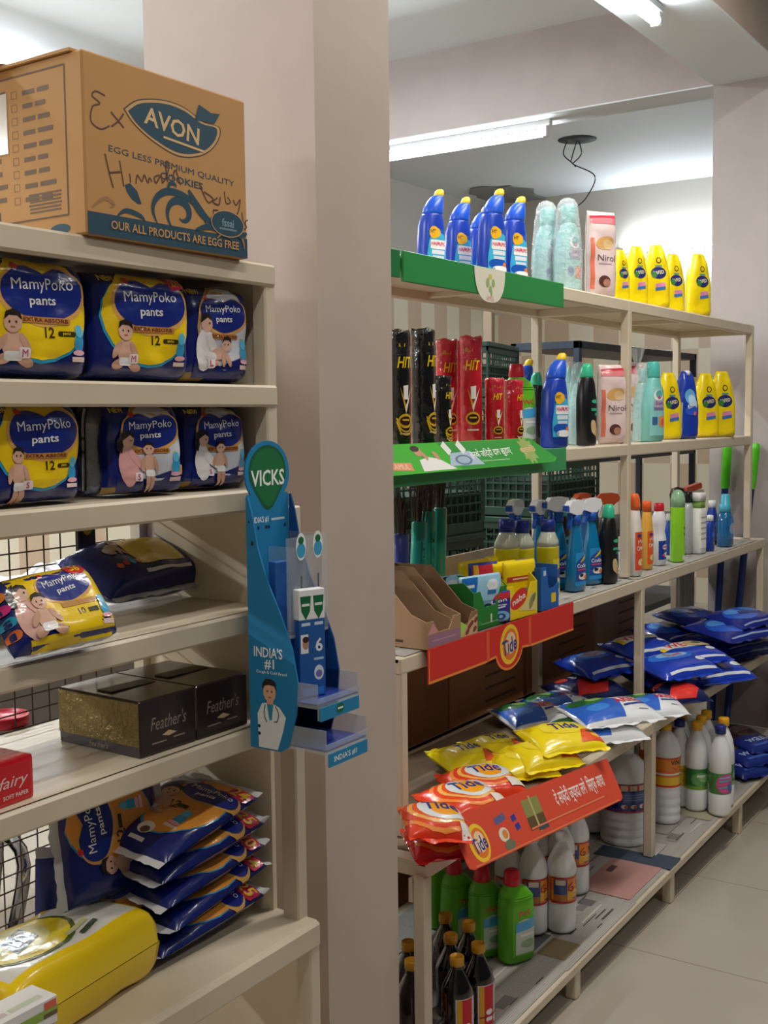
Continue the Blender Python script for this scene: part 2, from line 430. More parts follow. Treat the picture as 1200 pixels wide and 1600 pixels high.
npart('post', bar(MB(), NX0, NX0+.028, NYR-.03, NYR, .63, NZ[0]))
b = MB(); b.box(NX1-.012, NX1, 1.20, NYR, 0, .606, MPAN); npart('side_panel', b)
npart('leg', bar(MB(), NX1-.026, NX1+.002, 1.18, 1.212, 0, .606)); npart('leg', bar(MB(), NX0, NX0+.028, 1.18, 1.212, 0, .606))
npart('shelf', MB().box(NX0, NX1-.012, 1.2, NYR, .25, .275, CREAM, .004))
WIRE = mat('#4a3a30', .5, .3)
b = MB(); x = NX0+.03
while x < NX1-.06: b.tube([(x, NYR-.006, .64), (x, NYR-.006, 1.74)], .0014, WIRE, 5); x += .036
z = .66
while z < 1.74: b.tube([(NX0, NYR-.009, z), (NX1-.05, NYR-.009, z)], .0014, WIRE, 5); z += .027
npart('wire_mesh', b)

# ---------- far rack (right of the column)
FY1, FY3, FY4, FY5, FYR = 1.424, 1.405, 1.267, 1.19, 1.765
FZ = [1.862, 1.402, .963, .550, .118]
FX0, FXM, FX1 = 2.13, 3.55, 4.93
far = thing('shelf_rack', 'long stepped cream steel rack of household cleaners right of the column', 'shelf unit', (3.5, 1.5, 0))
def fpart(name, b): return b.build(name, far, loc=(-3.5, -1.5, 0))
def board(x0, x1, yf, z, th=.03, lip=.038):
    b = MB(); b.box(x0, x1, yf+.004, FYR, z-.012, z, CREAM, .002)
    b.box(x0, x1, yf, yf+.026, z-lip, z+.001, CREAM, .004); b.box(x0, x1, FYR-.026, FYR, z-lip, z, CREAM, .004)
    for xx in (x0, FXM-.013, x1-.026): b.box(xx, xx+.026, yf+.02, FYR-.02, z-lip, z-.010, CREAM, .003)
    for xx in ((x0+FXM)/2, (FXM+x1)/2): b.box(xx, xx+.02, yf+.02, FYR-.02, z-.028, z-.010, CREAM, .003)
    return fpart('shelf', b)
board(FX0, FX1, FY1, FZ[0]); board(FX0, FX1, FY1, FZ[1])
board(FX0+.0, FX1+.07, FY3-.02, FZ[2]); board(2.045, FX1+.06, FY4, FZ[3])
# the lowest board stands a little higher at its far end
def zb(x): return .093 + (x-2.4)*.022
M5 = Matrix.Translation((2.4, 0, .093)) @ Matrix.Rotation(-math.atan(.022), 4, 'Y')
b = MB(); b.box(-.45, 2.57, FY5, FYR, -.026, 0, CREAM, .003, M5); fpart('shelf', b)
for x in (FX0+.0, FXM, FX1-.028):
    fpart('post', bar(MB(), x-.002, x+.026, FY1-.001, FY1+.027, FZ[2]+.006, FZ[0]))
for x in (FX0+.004, FXM+.03, FX1+.04):
    fpart('post', bar(MB(), x-.002, x+.026, FY3-.02, FY3+.008, FZ[3]+.004, FZ[2]-.03))
for x in (2.035, 3.375, FX1+.03):
    fpart('post', bar(MB(), x-.002, x+.028, FY4, FY4+.03, zb(x)+.006, FZ[3]-.03))
for x in (FX0, FXM-.01, FX1-.03):
    fpart('post', bar(MB(), x, x+.028, FYR-.028, FYR, 0, FZ[0]))
for x in (2.06, 2.66, 3.36, 4.06, 4.80):
    fpart('leg', bar(MB(), x-.014, x+.018, FY5+.005, FY5+.035, 0, zb(x)-.026))
# corner gussets under the second-lowest board
for x in (2.033, 3.373): fpart('gusset', MB().prism([(x, .512), (x+.07, .512), (x+.028, .46), (x, .46)], .010, CREAM, Matrix.Translation((0, FY4+.0305, 0))))

# ---------- old newspaper and dirty lining on the boards
def news_mat():
    m = bpy.data.materials.new('newsprint'); m.use_nodes = True; nt = m.node_tree; b = nt.nodes['Principled BSDF']
    tc = nt.nodes.new('ShaderNodeTexCoord'); br = nt.nodes.new('ShaderNodeTexBrick'); br.inputs['Scale'].default_value = 1
    br.inputs['Brick Width'].default_value = .07; br.inputs['Row Height'].default_value = .006; br.inputs['Mortar Size'].default_value = .0016
    for k, c in (('Color1', '#96938d'), ('Color2', '#a19e98'), ('Mortar', '#aeaaa3')): br.inputs[k].default_value = (*lin(c), 1)
    nt.links.new(tc.outputs['Object'], br.inputs['Vector']); nt.links.new(br.outputs[0], b.inputs['Base Color']); b.inputs['Roughness'].default_value = .8
    return m
NEWS = news_mat()
def sheet(label, x0, x1, y0, y1, seed, art, zf=zb, group='newspapers lining the lowest board'):
    rg = random.Random(seed); c = ((x0+x1)/2, (y0+y1)/2); b = MB()
    def fn(x, y, off=0): return Vector((x-c[0], y-c[1], zf(x)-zf(c[0]) + .0022*noise.noise(Vector((x*9, y*9, seed)))*.5 + .0025 + off))
    b.grid(lambda u, v: fn(u, v), [x0+(x1-x0)*i/24 for i in range(25)], [y0+(y1-y0)*i/20 for i in range(21)], NEWS)
    b.stamp(art, lambda x, y, off: fn(x+c[0], y+c[1], off), .03)
    o = b.build('newspaper', loc=(c[0], c[1], zf(c[0]))); return tag(o, label, 'newspaper', group)
def np_art(seed, dx, dy, extra):
    a = Art(paper); r = random.Random(seed)
    for k in range(16):
        w_, h_ = r.uniform(.02, .07), r.uniform(.015, .04)
        a.rect(r.uniform(-dx+.06, dx-.06), r.uniform(-dy+.05, dy-.05), w_, h_, r.choice(['#8b8780', '#7f7b76', '#9d968b', '#6b6a6c', '#a8a49c', '#94908a']))
    for k in range(9): a.rect(r.uniform(-dx+.1, dx-.1), r.uniform(-dy+.03, dy-.03), r.uniform(.06, .2), .006, '#c6c2ba')
    for k in range(26): a.rect(r.uniform(-dx+.06, dx-.06), r.uniform(-dy+.03, dy-.03), r.uniform(.03, .09), r.uniform(.003, .007), r.choice(['#5f5c59', '#6d6a66', '#55524f']))
    for e in extra: a.rect(*e)
    return a
sheet('grey newspaper under the dark brown bottles and green bottles', 2.06, 2.62, 1.20, 1.73, 1, np_art(1, .28, .27, []))
sheet('grey newspaper in front of the white bottles with a small colour photo', 2.60, 3.06, 1.195, 1.73, 2, np_art(2, .23, .27, [(-.14, -.2, .10, .08, '#8a7b5a'), (-.13, -.12, .1, .06, '#4a4a4c')]))
sheet('newspaper with a pink page and a dark blue picture beside the middle post', 3.04, 3.50, 1.20, 1.73, 3, np_art(3, .23, .27, [(-.06, -.17, .3, .16, '#b98c86'), (.10, -.15, .1, .25, '#3f4a5c'), (.18, -.1, .1, .2, '#b5b0a8'), (-.03, -.12, .05, .02, '#5a3f3a')]))
sheet('newspaper with mauve and brown pictures in front of the yellow capped bottles', 3.47, 4.10, 1.20, 1.73, 4, np_art(4, .31, .27, [(.15, -.14, .12, .22, '#94889a'), (.26, -.08, .1, .2, '#a08d76'), (.03, -.18, .08, .14, '#a59d86'), (-.1, -.1, .2, .14, '#a39b95')]))
sheet('grey newspaper beside the blue packets at the far end', 4.08, 4.95, 1.20, 1.73, 5, np_art(5, .43, .27, [(.2, -.24, .3, .02, '#5a564f')]))
def flatsheet(label, x0, x1, y0, y1, z, seed, group):
    return sheet(label, x0, x1, y0, y1, seed, np_art(seed, (x1-x0)/2, (y1-y0)/2, []), lambda x: z, group)
flatsheet('newspaper under the tray boxes above the red strip', 2.15, 3.0, FY3-.018, 1.72, FZ[2], 6, 'newspapers lining the bottle shelf')
flatsheet('newspaper under the spray bottles above the red strip end', 2.99, 3.53, FY3-.018, 1.72, FZ[2], 7, 'newspapers lining the bottle shelf')
flatsheet('newspaper under the orange capped cleaners and small bottles', 3.55, 4.9, FY3-.018, 1.72, FZ[2], 8, 'newspapers lining the bottle shelf')
CARDB = mat('#7d6a55', .8, vary=.2)
tag(MB().box(2.08, 4.9, FY4+.03, 1.72, FZ[3]+.0005, FZ[3]+.003, CARDB).build('cardboard_liner'), 'dirty brown cardboard lining under the detergent bags', 'cardboard')
# ================================================================== PACKS AND BAGS
class Pillow:
    """soft printed pack: width along x, height along z, thickness along y (front faces -y); lie=True lays it on its back with the front up"""
    def __init__(s, w, h, d, pu=4, pv=4, q=2.5, wr=.004, seed=0, taper=None, lie=False, back=1.0, z0=0.0, wf=18, sag=0.0, pvb=None):
        s.w, s.h, s.d, s.pu, s.pv, s.q, s.wr, s.seed, s.tp, s.lie, s.back, s.wf, s.sag, s.pvb = w, h, d, pu, pv, q, wr, seed, taper, lie, back, wf, sag, pvb or pv
    def tap(s, v):
        return s.tp(v) if s.tp else 1.0
    def raw(s, u, v, side=1):
        e = (max(0, 1-abs(u)**s.pu)*max(0, 1-abs(v)**(s.pv if v > 0 else s.pvb)))**(1/s.q)
        t = s.d/2*e*(1 if side > 0 else s.back)
        x = u*s.w/2*s.tap(v); z = v*s.h/2
        n = noise.noise(Vector((x*s.wf, z*s.wf, s.seed*7.3+side)))+.22*noise.noise(Vector((x*s.wf*2.2, z*s.wf*2.2, s.seed*3.1+side)))
        n2 = noise.noise(Vector((u*2.2, v*9, s.seed*1.7)))
        t += s.wr*n*min(1, e*1.6) + s.wr*.8*n2*(abs(v)**3)*min(1, e*3)
        if s.lie:
            zz = max(t, .0006) if side > 0 else -max(t, .0006)
            return Vector((x, z, zz + s.d/2*s.back - s.sag*(abs(u)**2+abs(v)**2)*.5))
        return Vector((x, -side*max(t, .0006), z + s.h/2))
    def f(s, x, y, off=0, side=1):
        v = max(-1, min(1, y/(s.h/2))); u = max(-1, min(1, x/(s.w/2*max(.05, s.tap(v)))))
        p = s.raw(u, v, side); e = .01
        du = s.raw(min(1, u+e), v, side)-s.raw(max(-1, u-e), v, side); dv = s.raw(u, min(1, v+e), side)-s.raw(u, max(-1, v-e), side)
        n = du.cross(dv)*(1 if side > 0 else -1)
        return p + (n.normalized()*off if n.length > 1e-12 else Vector((0, 0, 0)))
    def mesh(s, mf, mb=None, n=22, m=22, fin=.0, finm=None, zig=True):
        b = mb or MB()
        us = [sin(pi/2*(2*i/n-1))*.6+(2*i/n-1)*.4 for i in range(n+1)]; vs = [sin(pi/2*(2*i/m-1))*.6+(2*i/m-1)*.4 for i in range(m+1)]
        us[0] = vs[0] = -1; us[-1] = vs[-1] = 1
        b.grid(lambda u, v: s.raw(u, v, 1), us, vs, mf)
        b.grid(lambda u, v: s.raw(-u, v, -1), us, vs, (lambda u, v: mf(-u, v)) if callable(mf) else mf)
        if fin:                                    # flat crimped seals at both ends
            for sg in (-1, 1):
                k = 18; pts = []; wd = s.w/2*s.tap(sg)
                for j in range(2):
                    for i in range(k+1):
                        x = -wd+2*wd*i/k
                        y = sg*(s.h/2 + j*fin*(1+(.12 if zig and i % 2 else 0)))
                        lift = .004*noise.noise(Vector((x*30, sg*3+j, s.seed)))*(1+2*j)
                        if s.lie: pts.append((x, y, s.d/2*s.back - s.sag*.6 + lift + .001))
                        else: pts.append((x, lift, y+s.h/2))
                fs = [(i, i+1, k+2+i, k+1+i) for i in range(k)]
                if sg < 0: fs = [f[::-1] for f in fs]
                b.add(pts, fs, finm or film('#e8e8e6'), True)
        return b

NAVY, YEL, WHT, SKIN, HAIR, ORG, RED = '#16236e', '#f4cf12', '#f1f1f0', '#dfb39c', '#2b211e', '#e79a3c', '#d32a2f'
def heart(cx, cy, w, h):
    pts = []
    for i in range(40):
        t = 2*pi*i/40; x = .5*math.copysign(abs(cos(t))**.85, cos(t)); y = .5*math.copysign(abs(sin(t))**.8, sin(t))
        if y > 0: y -= .16*math.exp(-(x/.13)**2)
        else: y *= 1.0+.12*math.exp(-(x/.2)**2); x *= 1-.16*abs(y)
        pts.append((cx+x*w, cy+y*h))
    return pts
def mamy_logo(k=1.0):                          # about .10 wide
    a = Art()
    a.poly(heart(0, 0, .128*k, .072*k), '#e0a95a'); a.poly(heart(0, .002*k, .118*k, .064*k), '#1a2c86')
    a.txt('MamyPoko', 0, .010*k, .018*k, WHT, 3, .090*k, .035); a.txt('pants', 0, -.010*k, .013*k, WHT, 3, .042*k, .035)
    a.ell(-.040*k, .030*k, .005*k, .004*k, RED)
    return a
def baby(k=1.0, pose=0, hair=HAIR, nap=WHT):
    a = Art(); S, S2 = SKIN, '#d3a48c'
    if pose == 0:                              # sitting
        a.ell(0, .0, .026*k, .034*k, S); a.ell(-.022*k, -.03*k, .022*k, .012*k, S2, 20); a.ell(.028*k, -.034*k, .024*k, .011*k, S2, -20)
        a.ell(.03*k, .004*k, .009*k, .026*k, S2, 30); a.ell(-.028*k, .004*k, .009*k, .024*k, S2, -35); a.rrect(0, -.024*k, .044*k, .022*k, .008*k, nap)
        a.ell(0, .052*k, .022*k, .024*k, S); a.poly([(p[0]*k, p[1]*k) for p in ((-.022, .056), (-.018, .074), (0, .081), (.018, .074), (.022, .056), (.010, .066), (-.010, .067))], hair)
        a.ell(-.008*k, .052*k, .0022*k, .003*k, hair); a.ell(.008*k, .052*k, .0022*k, .003*k, hair); a.ell(0, .041*k, .006*k, .002*k, '#b5675f')
    elif pose == 1:                            # standing
        a.ell(0, .012*k, .020*k, .034*k, S); a.ell(-.009*k, -.045*k, .009*k, .03*k, S2); a.ell(.010*k, -.045*k, .009*k, .03*k, S2)
        a.ell(.024*k, .012*k, .007*k, .026*k, S2, 15); a.ell(-.024*k, .012*k, .007*k, .026*k, S2, -15); a.rrect(0, -.02*k, .038*k, .022*k, .008*k, nap)
        a.ell(0, .062*k, .019*k, .021*k, S); a.poly([(p[0]*k, p[1]*k) for p in ((-.019, .064), (-.015, .081), (0, .087), (.015, .081), (.019, .064), (.008, .074), (-.008, .075))], hair)
        a.ell(-.007*k, .062*k, .002*k, .003*k, hair); a.ell(.007*k, .062*k, .002*k, .003*k, hair)
    else:                                      # crawling
        a.ell(-.01*k, 0, .036*k, .02*k, S, 12); a.ell(-.04*k, -.012*k, .02*k, .016*k, nap); a.ell(-.032*k, -.03*k, .02*k, .009*k, S2); a.ell(.026*k, -.018*k, .008*k, .024*k, S2, 18)
        a.ell(.008*k, -.02*k, .008*k, .022*k, S2, -6); a.ell(.022*k, .03*k, .02*k, .022*k, S); a.poly([(p[0]*k, p[1]*k) for p in ((.002, .034), (.006, .052), (.022, .057), (.038, .051), (.042, .034), (.03, .044), (.012, .045))], hair)
        a.ell(.015*k, .03*k, .002*k, .003*k, hair); a.ell(.029*k, .03*k, .002*k, .003*k, hair)
    return a
def parent_fig(k=1.0, top='#f0f0ef', mum=True):
    a = Art(); a.ell(0, -.01*k, .03*k, .055*k, top); a.ell(.03*k, .0, .012*k, .04*k, top, 40)
    a.ell(.004*k, .058*k, .018*k, .022*k, SKIN)
    a.poly([(p[0]*k, p[1]*k) for p in ((-.016, .058), (-.014, .079), (.004, .085), (.02, .078), (.022, .064), (.008, .073))], HAIR)
    if mum: a.poly([(p[0]*k, p[1]*k) for p in ((-.004, .088), (-.022, .080), (-.032, .058), (-.030, .030), (-.018, .022), (-.014, .040), (-.015, .062))], HAIR)
    a.ell(.012*k, .058*k, .002*k, .003*k, HAIR); a.ell(.052*k, -.012*k, .012*k, .008*k, SKIN)
    return a
def doll(k=1.0):
    a = Art(); a.ell(0, 0, .013*k, .022*k, '#3ba3d6'); a.ell(0, .026*k, .010*k, .014*k, '#5cc0e6'); a.ell(0, -.02*k, .016*k, .006*k, '#f5b9c9'); a.rect(0, -.034*k, .034*k, .010*k, '#f3d9d4'); return a
def mamy_front(w, h, kind, price=None, n12=True, pose=0, logo=1.18, pink=False):
    a = Art(); c = {'y': YEL, 'w': '#cfd2dc', 'o': ORG}[kind]
    if kind == 'y':
        a.ell(.004, .012, w*.42, h*.46, '#2fa0cf'); a.ell(.005, .015, w*.41, h*.45, c)
    else:
        a.ell(.008, .01, w*.37, h*.44, '#c79a4a'); a.ell(.010, .008, w*.355, h*.425, c)
        a.poly([(-.36*w, -.45*h), (.42*w, -.45*h), (.42*w, -.2*h), (0, -.33*h), (-.36*w, -.25*h)], NAVY)
    a.move(mamy_logo(logo*w/.21), .012*w/.21, h*.20, 1)
    a.rrect(.014*w/.21, -h*.02, w*.42, h*.055, .004, '#c48a44'); a.txt('EXTRA ABSORB', .014*w/.21, -h*.02, h*.035, '#7d3320', 0, w*.38)
    if n12:
        a.txt('12', .10*w, -h*.12, h*.09, '#3a3410', 0, None, .05); a.rrect(.24*w, -h*.125, w*.14, h*.045, .003, '#3a3410'); a.txt('pants', .24*w, -h*.125, h*.03, YEL)
    if kind == 'w':
        a.move(parent_fig(h*4.0, '#f2efee' if not pink else '#e4a8a4', pose != 2), -w*.22, -h*.13); a.move(baby(h*3.3, pose), w*.02, -h*.2)
        a.rect(w*.36, -h*.24, w*.15, h*.11, '#e0a9a4'); a.rect(w*.42, -h*.24, w*.06, h*.09, '#e2a32c'); a.txt('9', w*.33, -h*.06, h*.06, '#d8c33a')
    else:
        a.move(baby(h*3.7, pose), -w*.20, -h*.24)
    a.rrect(-w*.12, -h*.30, w*.09, h*.09, .003, '#f7e7ea'); a.txt('M' if pose == 0 else 'S' if pose == 1 else 'L', -w*.12, -h*.30, h*.06, '#c2476e')
    a.move(doll(h*4), w*.34, -h*.20)
    if price: a.poly([(w*.26, h*.36), (w*.46, h*.40), (w*.46, h*.49), (w*.24, h*.48)], '#d8285a'); a.txt(price, w*.35, h*.435, h*.075, YEL, 0, None, .04)
    a.txt('NEW', -w*.32, h*.42, h*.05, YEL, 0)
    return a
SIDE = film('#1a1c34'); NAV = film(NAVY); GOLD = film('#a78b4a'); SEAM = film('#b9b4a8')
def pack_mat(kind):
    def f(u, v):
        if u < -.93: return SIDE
        if kind == 'w' and v < -.8 and u < -.3: return GOLD
        return NAV
    return f
def diaper_pack(label, loc, w, h, d, kind, rz=0, seed=1, lean=0, **kw):
    t = thing('diaper_pack', label, 'diapers', loc, 0, 'upright diaper packs on the top two racks', rot=(lean, 0, rz))
    P = Pillow(w, h, d, 9, 8, 2.6, .008, seed, taper=lambda v: 1-.10*max(0, v)**3-.02*(1-abs(v)))
    b = P.mesh(pack_mat(kind), n=34, m=32); b.stamp(mamy_front(w, h, kind, **kw), lambda x, y, off: P.f(x, y, off), .007)
    pk = b.build('pack', t)
    sb = MB(); sb.tube([P.raw(-1, v/10, 1)+Vector((-.0015, 0, 0)) for v in range(-9, 10)], .0022, SEAM, 6); sb.build('side_seam', pk)
    return t
zA, zB = NZ[1], NZ[2]
def clampin(t, zmin, xmax=1.516, ymax=1.568):
    E = t.rotation_euler.to_matrix(); P = [E @ v.co + t.location for c in t.children for v in c.data.vertices]
    t.location.x += min(0, xmax-max(p.x for p in P)); t.location.y += min(0, ymax-max(p.y for p in P)); t.location.z += max(0, zmin-min(p.z for p in P))
def px_pack(label, px, Y, z, w, h, d, kind, **kw):
    t = diaper_pack(label, (spot(px, Y, z), Y, z+.0042), w, h-.005, d, kind, **kw)
    clampin(t, z+.001); return t
px_pack('yellow fronted diaper pack cut off by the frame on the upper diaper row', 18, 1.335, zA, .20, .166, .12, 'y', seed=1, pose=0, rz=-.06)
px_pack('yellow fronted diaper pack priced 210 in the middle of the upper row', 190, 1.335, zA, .20, .164, .12, 'y', seed=2, price='210', pose=0, rz=-.10)
px_pack('blue and silver diaper pack with a crawling baby, upper row beside the post', 321, 1.335, zA, .150, .160, .115, 'w', seed=3, pose=2, n12=False, rz=-.10)
px_pack('yellow fronted diaper pack with a blindfolded baby, lower row at the frame edge', 20, 1.335, zB, .17, .143, .12, 'y', seed=4, pose=1, rz=-.04)
px_pack('blue diaper pack showing a parent in pink holding a baby, lower row', 198, 1.335, zB, .145, .143, .12, 'w', seed=5, pose=1, n12=False, rz=-.22, pink=True)
px_pack('blue diaper pack showing a mother with a standing baby, lower row beside the post', 318, 1.345, zB, .150, .140, .115, 'w', seed=6, pose=1, n12=False, rz=-.10)
# dark backs of the packs standing behind
for k, (px, Y, z, h_) in enumerate(((75, 1.49, zA, .158), (235, 1.49, zA, .155), (60, 1.50, zB, .14), (245, 1.50, zB, .138))):
    t = thing('diaper_pack', ['dark navy pack seen between the two yellow packs of the upper row', 'dark navy pack standing behind the 210 pack of the upper row', 'dark navy pack behind the blindfolded baby pack, lower row', 'dark navy pack behind the pink parent pack, lower row'][k], 'diapers', (spot(px, Y, z), Y, z+.004), -.1, 'upright diaper packs on the top two racks')
    P = Pillow(.19, h_, .11, 9, 8, 2.6, .005, 20+k); b = P.mesh(lambda u, v: NAV if abs(u) < .9 else SIDE, n=18, m=16); b.build('pack', t)

# lying packs on the third board
def lying_pack(label, loc, w, h, d, rz, art, seed, rot=None, fin=.012, mf=None):
    t = thing('diaper_pack', label, 'diapers', loc, 0, 'small diaper packs lying on the third board', rot=rot or (0, 0, rz))
    P = Pillow(w, h, d, 5, 5, 2.3, .005, seed, lie=True, back=.6)
    b = P.mesh(mf or NAV, n=24, m=22, fin=fin, finm=film('#dcdcda')); b.stamp(art, lambda x, y, off: P.f(x, y, off), .012); b.build('pack', t); return t
a = Art(); w_, h_ = .17, .15
a.rrect(.012, 0, w_*.86, h_*.94, .02, YEL); a.move(mamy_logo(.72), .018, .020, 1, 4); a.rrect(.03, -.010, .06, .008, .002, '#c79050'); a.ell(.048, .044, .018, .011, RED); a.txt('56', .048, .044, .012, YEL, -8, None, .04)
a.move(parent_fig(.55, '#e6b4a8'), -.052, -.012); a.move(baby(.5, 0), -.032, -.024); a.txt('10', .026, -.024, .010, '#3a3410', 0, None, .04); a.rect(.044, -.025, .016, .007, '#3a3410'); a.move(doll(.55), .062, -.026)
for k, cc in enumerate(('#8fce46', '#f08b3a', '#e0368a', '#2aa7cf', '#ee7a3a')): a.ell(-.076, .044-.019*k, .008, .007, cc)
z3 = NZ[3]; c = at(97, 1012, 'Z', z3+.012)
lying_pack('yellow diaper pack with a red 56 price burst tilted up on the third board', (c.x+.006, c.y+.042, z3+.046), .165, .112, .062, 0, a, 31, rot=(radians(50), radians(-3), -.10), fin=.004)
a = Art(); a.poly([(-.04, -.038), (.075, -.038), (.085, .04), (.03, .06), (-.03, .05)], YEL); a.move(baby(.5, 2), -.055, .02)
for k, cc in enumerate(('#d8702e', '#c03a3a', '#2aa7cf', '#e8772e')): a.ell(-.085+.014*k, -.03, .006, .007, cc)
a.rect(.02, -.052, .12, .006, WHT)
c = at(262, 945, 'Z', z3); lying_pack('flat yellow and navy diaper pack lying beside the post on the third board', (c.x-.008, c.y+.080, z3+.030), .255, .13, .085, .10, a, 32, rot=(.42, 0, .08))
c = at(-12, 990, 'Z', z3); lying_pack('blue diaper pack mostly outside the frame on the third board', (c.x-.04, c.y+.04, z3), .13, .14, .07, 0, Art().ell(0.04, 0, .012, .012, '#8fce46').ell(.045, -.03, .012, .012, '#c93d3d'), 33)

# heap of diaper packs on the bottom board
def heap_front(w, h, price):
    a = Art(); a.ell(w*.12, h*.06, w*.36, h*.42, '#2f9bd0'); a.ell(w*.13, h*.065, w*.34, h*.41, ORG)
    a.move(mamy_logo(w/.21*1.15), w*.16, h*.24, 1); a.txt('12', w*.0, -h*.0, h*.09, '#3a3410', 0, None, .05); a.rect(w*.12, -h*.005, w*.12, h*.04, '#3a3410')
    a.move(baby(h*3.2, 0), -w*.22, -h*.02); a.move(doll(h*3), w*.24, -h*.14); a.ell(w*.05, -h*.33, w*.09, h*.06, '#e8e0d2'); a.ell(w*.06, -h*.35, w*.05, h*.035, '#6d4a34')
    a.rect(w*.05, -h*.43, w*.18, h*.03, '#d9d9e2'); a.ell(-w*.28, -h*.3, w*.10, h*.09, '#e9e6ea'); a.txt('L', -w*.28, -h*.3, h*.07, '#2a4fa0')
    if price: a.rrect(w*.38, h*.40, w*.22, h*.14, .006, '#c9204e'); a.txt(price, w*.38, h*.40, h*.10, '#f0c53a', 0, None, .05)
    return a
z6 = NZ[5]
def heap_pack(label, loc, ex, ey, seed, price=None, w=.19, h=.235, d=.05, art=None, dark=False, back=.8):
    ex = Vector(ex).normalized(); ey = Vector(ey); ey = (ey - ex*ey.dot(ex)).normalized(); ez = ex.cross(ey)
    t = thing('diaper_pack', label, 'diapers', loc, 0, 'heap of diaper packs on the bottom board', rot=Matrix((ex, ey, ez)).transposed().to_euler())
    P = Pillow(w, h, d, 4, 4, 2.0, .005, seed, lie=True, back=back)
    b = P.mesh(lambda u, v: NAV, n=24, m=22, fin=.016, finm=film('#dfe0e0')); b.stamp(heap_front(w, h, price), lambda x, y, off: P.f(x, y, off), .009); b.build('pack', t); clampin(t, (z6 if loc[2] > z6 else .275)+.001, 1.516 if ey[2] < .11 or ey[0] < .9 else 1.53); return t
for k in range(5):
    c = at(330+3*k, 1475-36*k, 'Y', 1.335)
    heap_pack(['diaper pack at the bottom of the leaning stack on the lowest board', 'diaper pack second from the bottom of the leaning stack', 'diaper pack in the middle of the leaning stack', 'diaper pack just below the top of the leaning stack', 'diaper pack with a red 24 mark on top of the leaning stack'][k],
              (1.398-.006*k+.004*(k % 2), 1.345, z6+.026+.0405*k), (.05*((k*2) % 3)-.05, -1, -.10), (.98, 0, .10+.012*k), 41+k, ['25', '24', '20', '25', '24'][k], w=.165, h=.235, d=.043)
c = at(170, 1298, 'Y', 1.39)
heap_pack('diaper pack standing on end, logo turned sideways, left of the leaning stack', (c.x-.005, 1.40, c.z-.01), (.10, .25, .95), (-.96, .04, .12), 51, w=.185, h=.20)
c = at(158, 1418, 'Y', 1.37)
heap_pack('diaper pack leaning below the sideways one on the lowest board', (c.x, 1.405, c.z-.01), (.90, -.40, -.14), (.12, .30, .92), 52, w=.175, h=.15)
for k, (px, py, Y, ex, ey) in enumerate(((300, 1262, 1.515, (.8, -.1, -.5), (.5, .3, .7)), (215, 1275, 1.50, (.9, .1, -.1), (.1, .3, .95)), (250, 1250, 1.545, (.95, -.1, -.2), (.2, .2, .9)))):
    c = at(px, py, 'Y', Y); heap_pack(['dark blue diaper pack at the very back of the heap', 'blue diaper pack with orange rim behind the sideways pack', 'dark blue diaper pack at the back beside the end panel'][k], (c.x, Y, c.z-.04), ex, ey, 55+k, w=.17, h=.19, d=.035)
heap_pack('dark diaper pack lying on the board below, by the side panel', (1.42, 1.36, .278), (1, .3, 0), (-.3, 1, 0), 63)

# ---------- other goods of the near rack
def flat_map(b, art, o, u, v): b.stamp(art, plane_map(o, u, v)); return b
# cookie carton
KR, KR2, INK, TEAL = paper('#c2935a'), paper('#a97b48'), paper('#5d4434'), paper('#1f4a5a')
z1 = NZ[0]; pA = at(388, 405, 'Z', z1); pB = at(136, 365, 'Z', z1)
ux = Vector((pA.x-pB.x, pA.y-pB.y, 0)); CW = ux.length; ux.normalize(); uy = Vector((-ux.y, ux.x, 0))
CH = at(131, 80, 'Y', pB.y).z - z1; CHR = at(391, 158, 'Y', pA.y).z - z1; CH = (CH+CHR)/2
CD = .30
car = thing('carton', 'large brown cookie carton with marker handwriting on top of the near rack', 'carton', (pB.x, pB.y, z1), math.atan2(ux.y, ux.x))
KB = mat('#bf8f56', .75, vary=.05)
b = MB(); b.box(0, CW, 0, CD, 0, CH, KB, .003)
a = Art(paper); BL, TN = '#1d4457', '#c2935a'
# leaf-shaped emblem
def leaf(cx, cy, w, h): 
    p = [(-.5, .12), (-.36, .36), (-.1, .5), (.12, .47), (.32, .30), (.5, .28), (.46, -.05), (.3, -.36), (.05, -.5), (-.2, -.36), (-.4, -.12)]
    return [tuple(q) for q in curve([(cx+x*w, cy+y*h) for x, y in p+[p[0]]], 5)[:-1]]
cx, cz = CW*.52, CH*.70
a.poly(leaf(cx, cz, CW*.60, CH*.31), '#4b3a30'); a.poly(leaf(cx, cz, CW*.585, CH*.297), '#c9a06a'); a.poly(leaf(cx, cz, CW*.55, CH*.265), BL)
a.txt('AVON', cx-.004, cz+.004, CH*.105, '#d9b47e', -6, CW*.34, .05); a.rect(cx+.02, cz-CH*.075, CW*.26, CH*.014, '#d9b47e', -4)
a.poly([(cx+CW*.13, cz+CH*.09), (cx+CW*.16, cz+CH*.19), (cx+CW*.24, cz+CH*.16), (cx+CW*.30, cz+CH*.17), (cx+CW*.26, cz+CH*.10)], BL)
a.txt('EGG LESS PREMIUM QUALITY', CW*.52, CH*.475, CH*.042, BL, -2, CW*.78, .02); a.txt('COOKIES', CW*.56, CH*.405, CH*.042, BL, -2, CW*.27, .02)
MK = '#5a3c33'
def hand(s, pts, wd=.0024): a.stroke([(x*CW, y*CH) for x, y in curve(pts, 6)], wd, s)
hand(MK, [(.12, .78), (.07, .79), (.05, .76), (.09, .73), (.05, .70), (.04, .62), (.09, .59), (.14, .62)])
hand(MK, [(.15, .70), (.22, .63)]); hand(MK, [(.22, .71), (.19, .66), (.15, .62)])
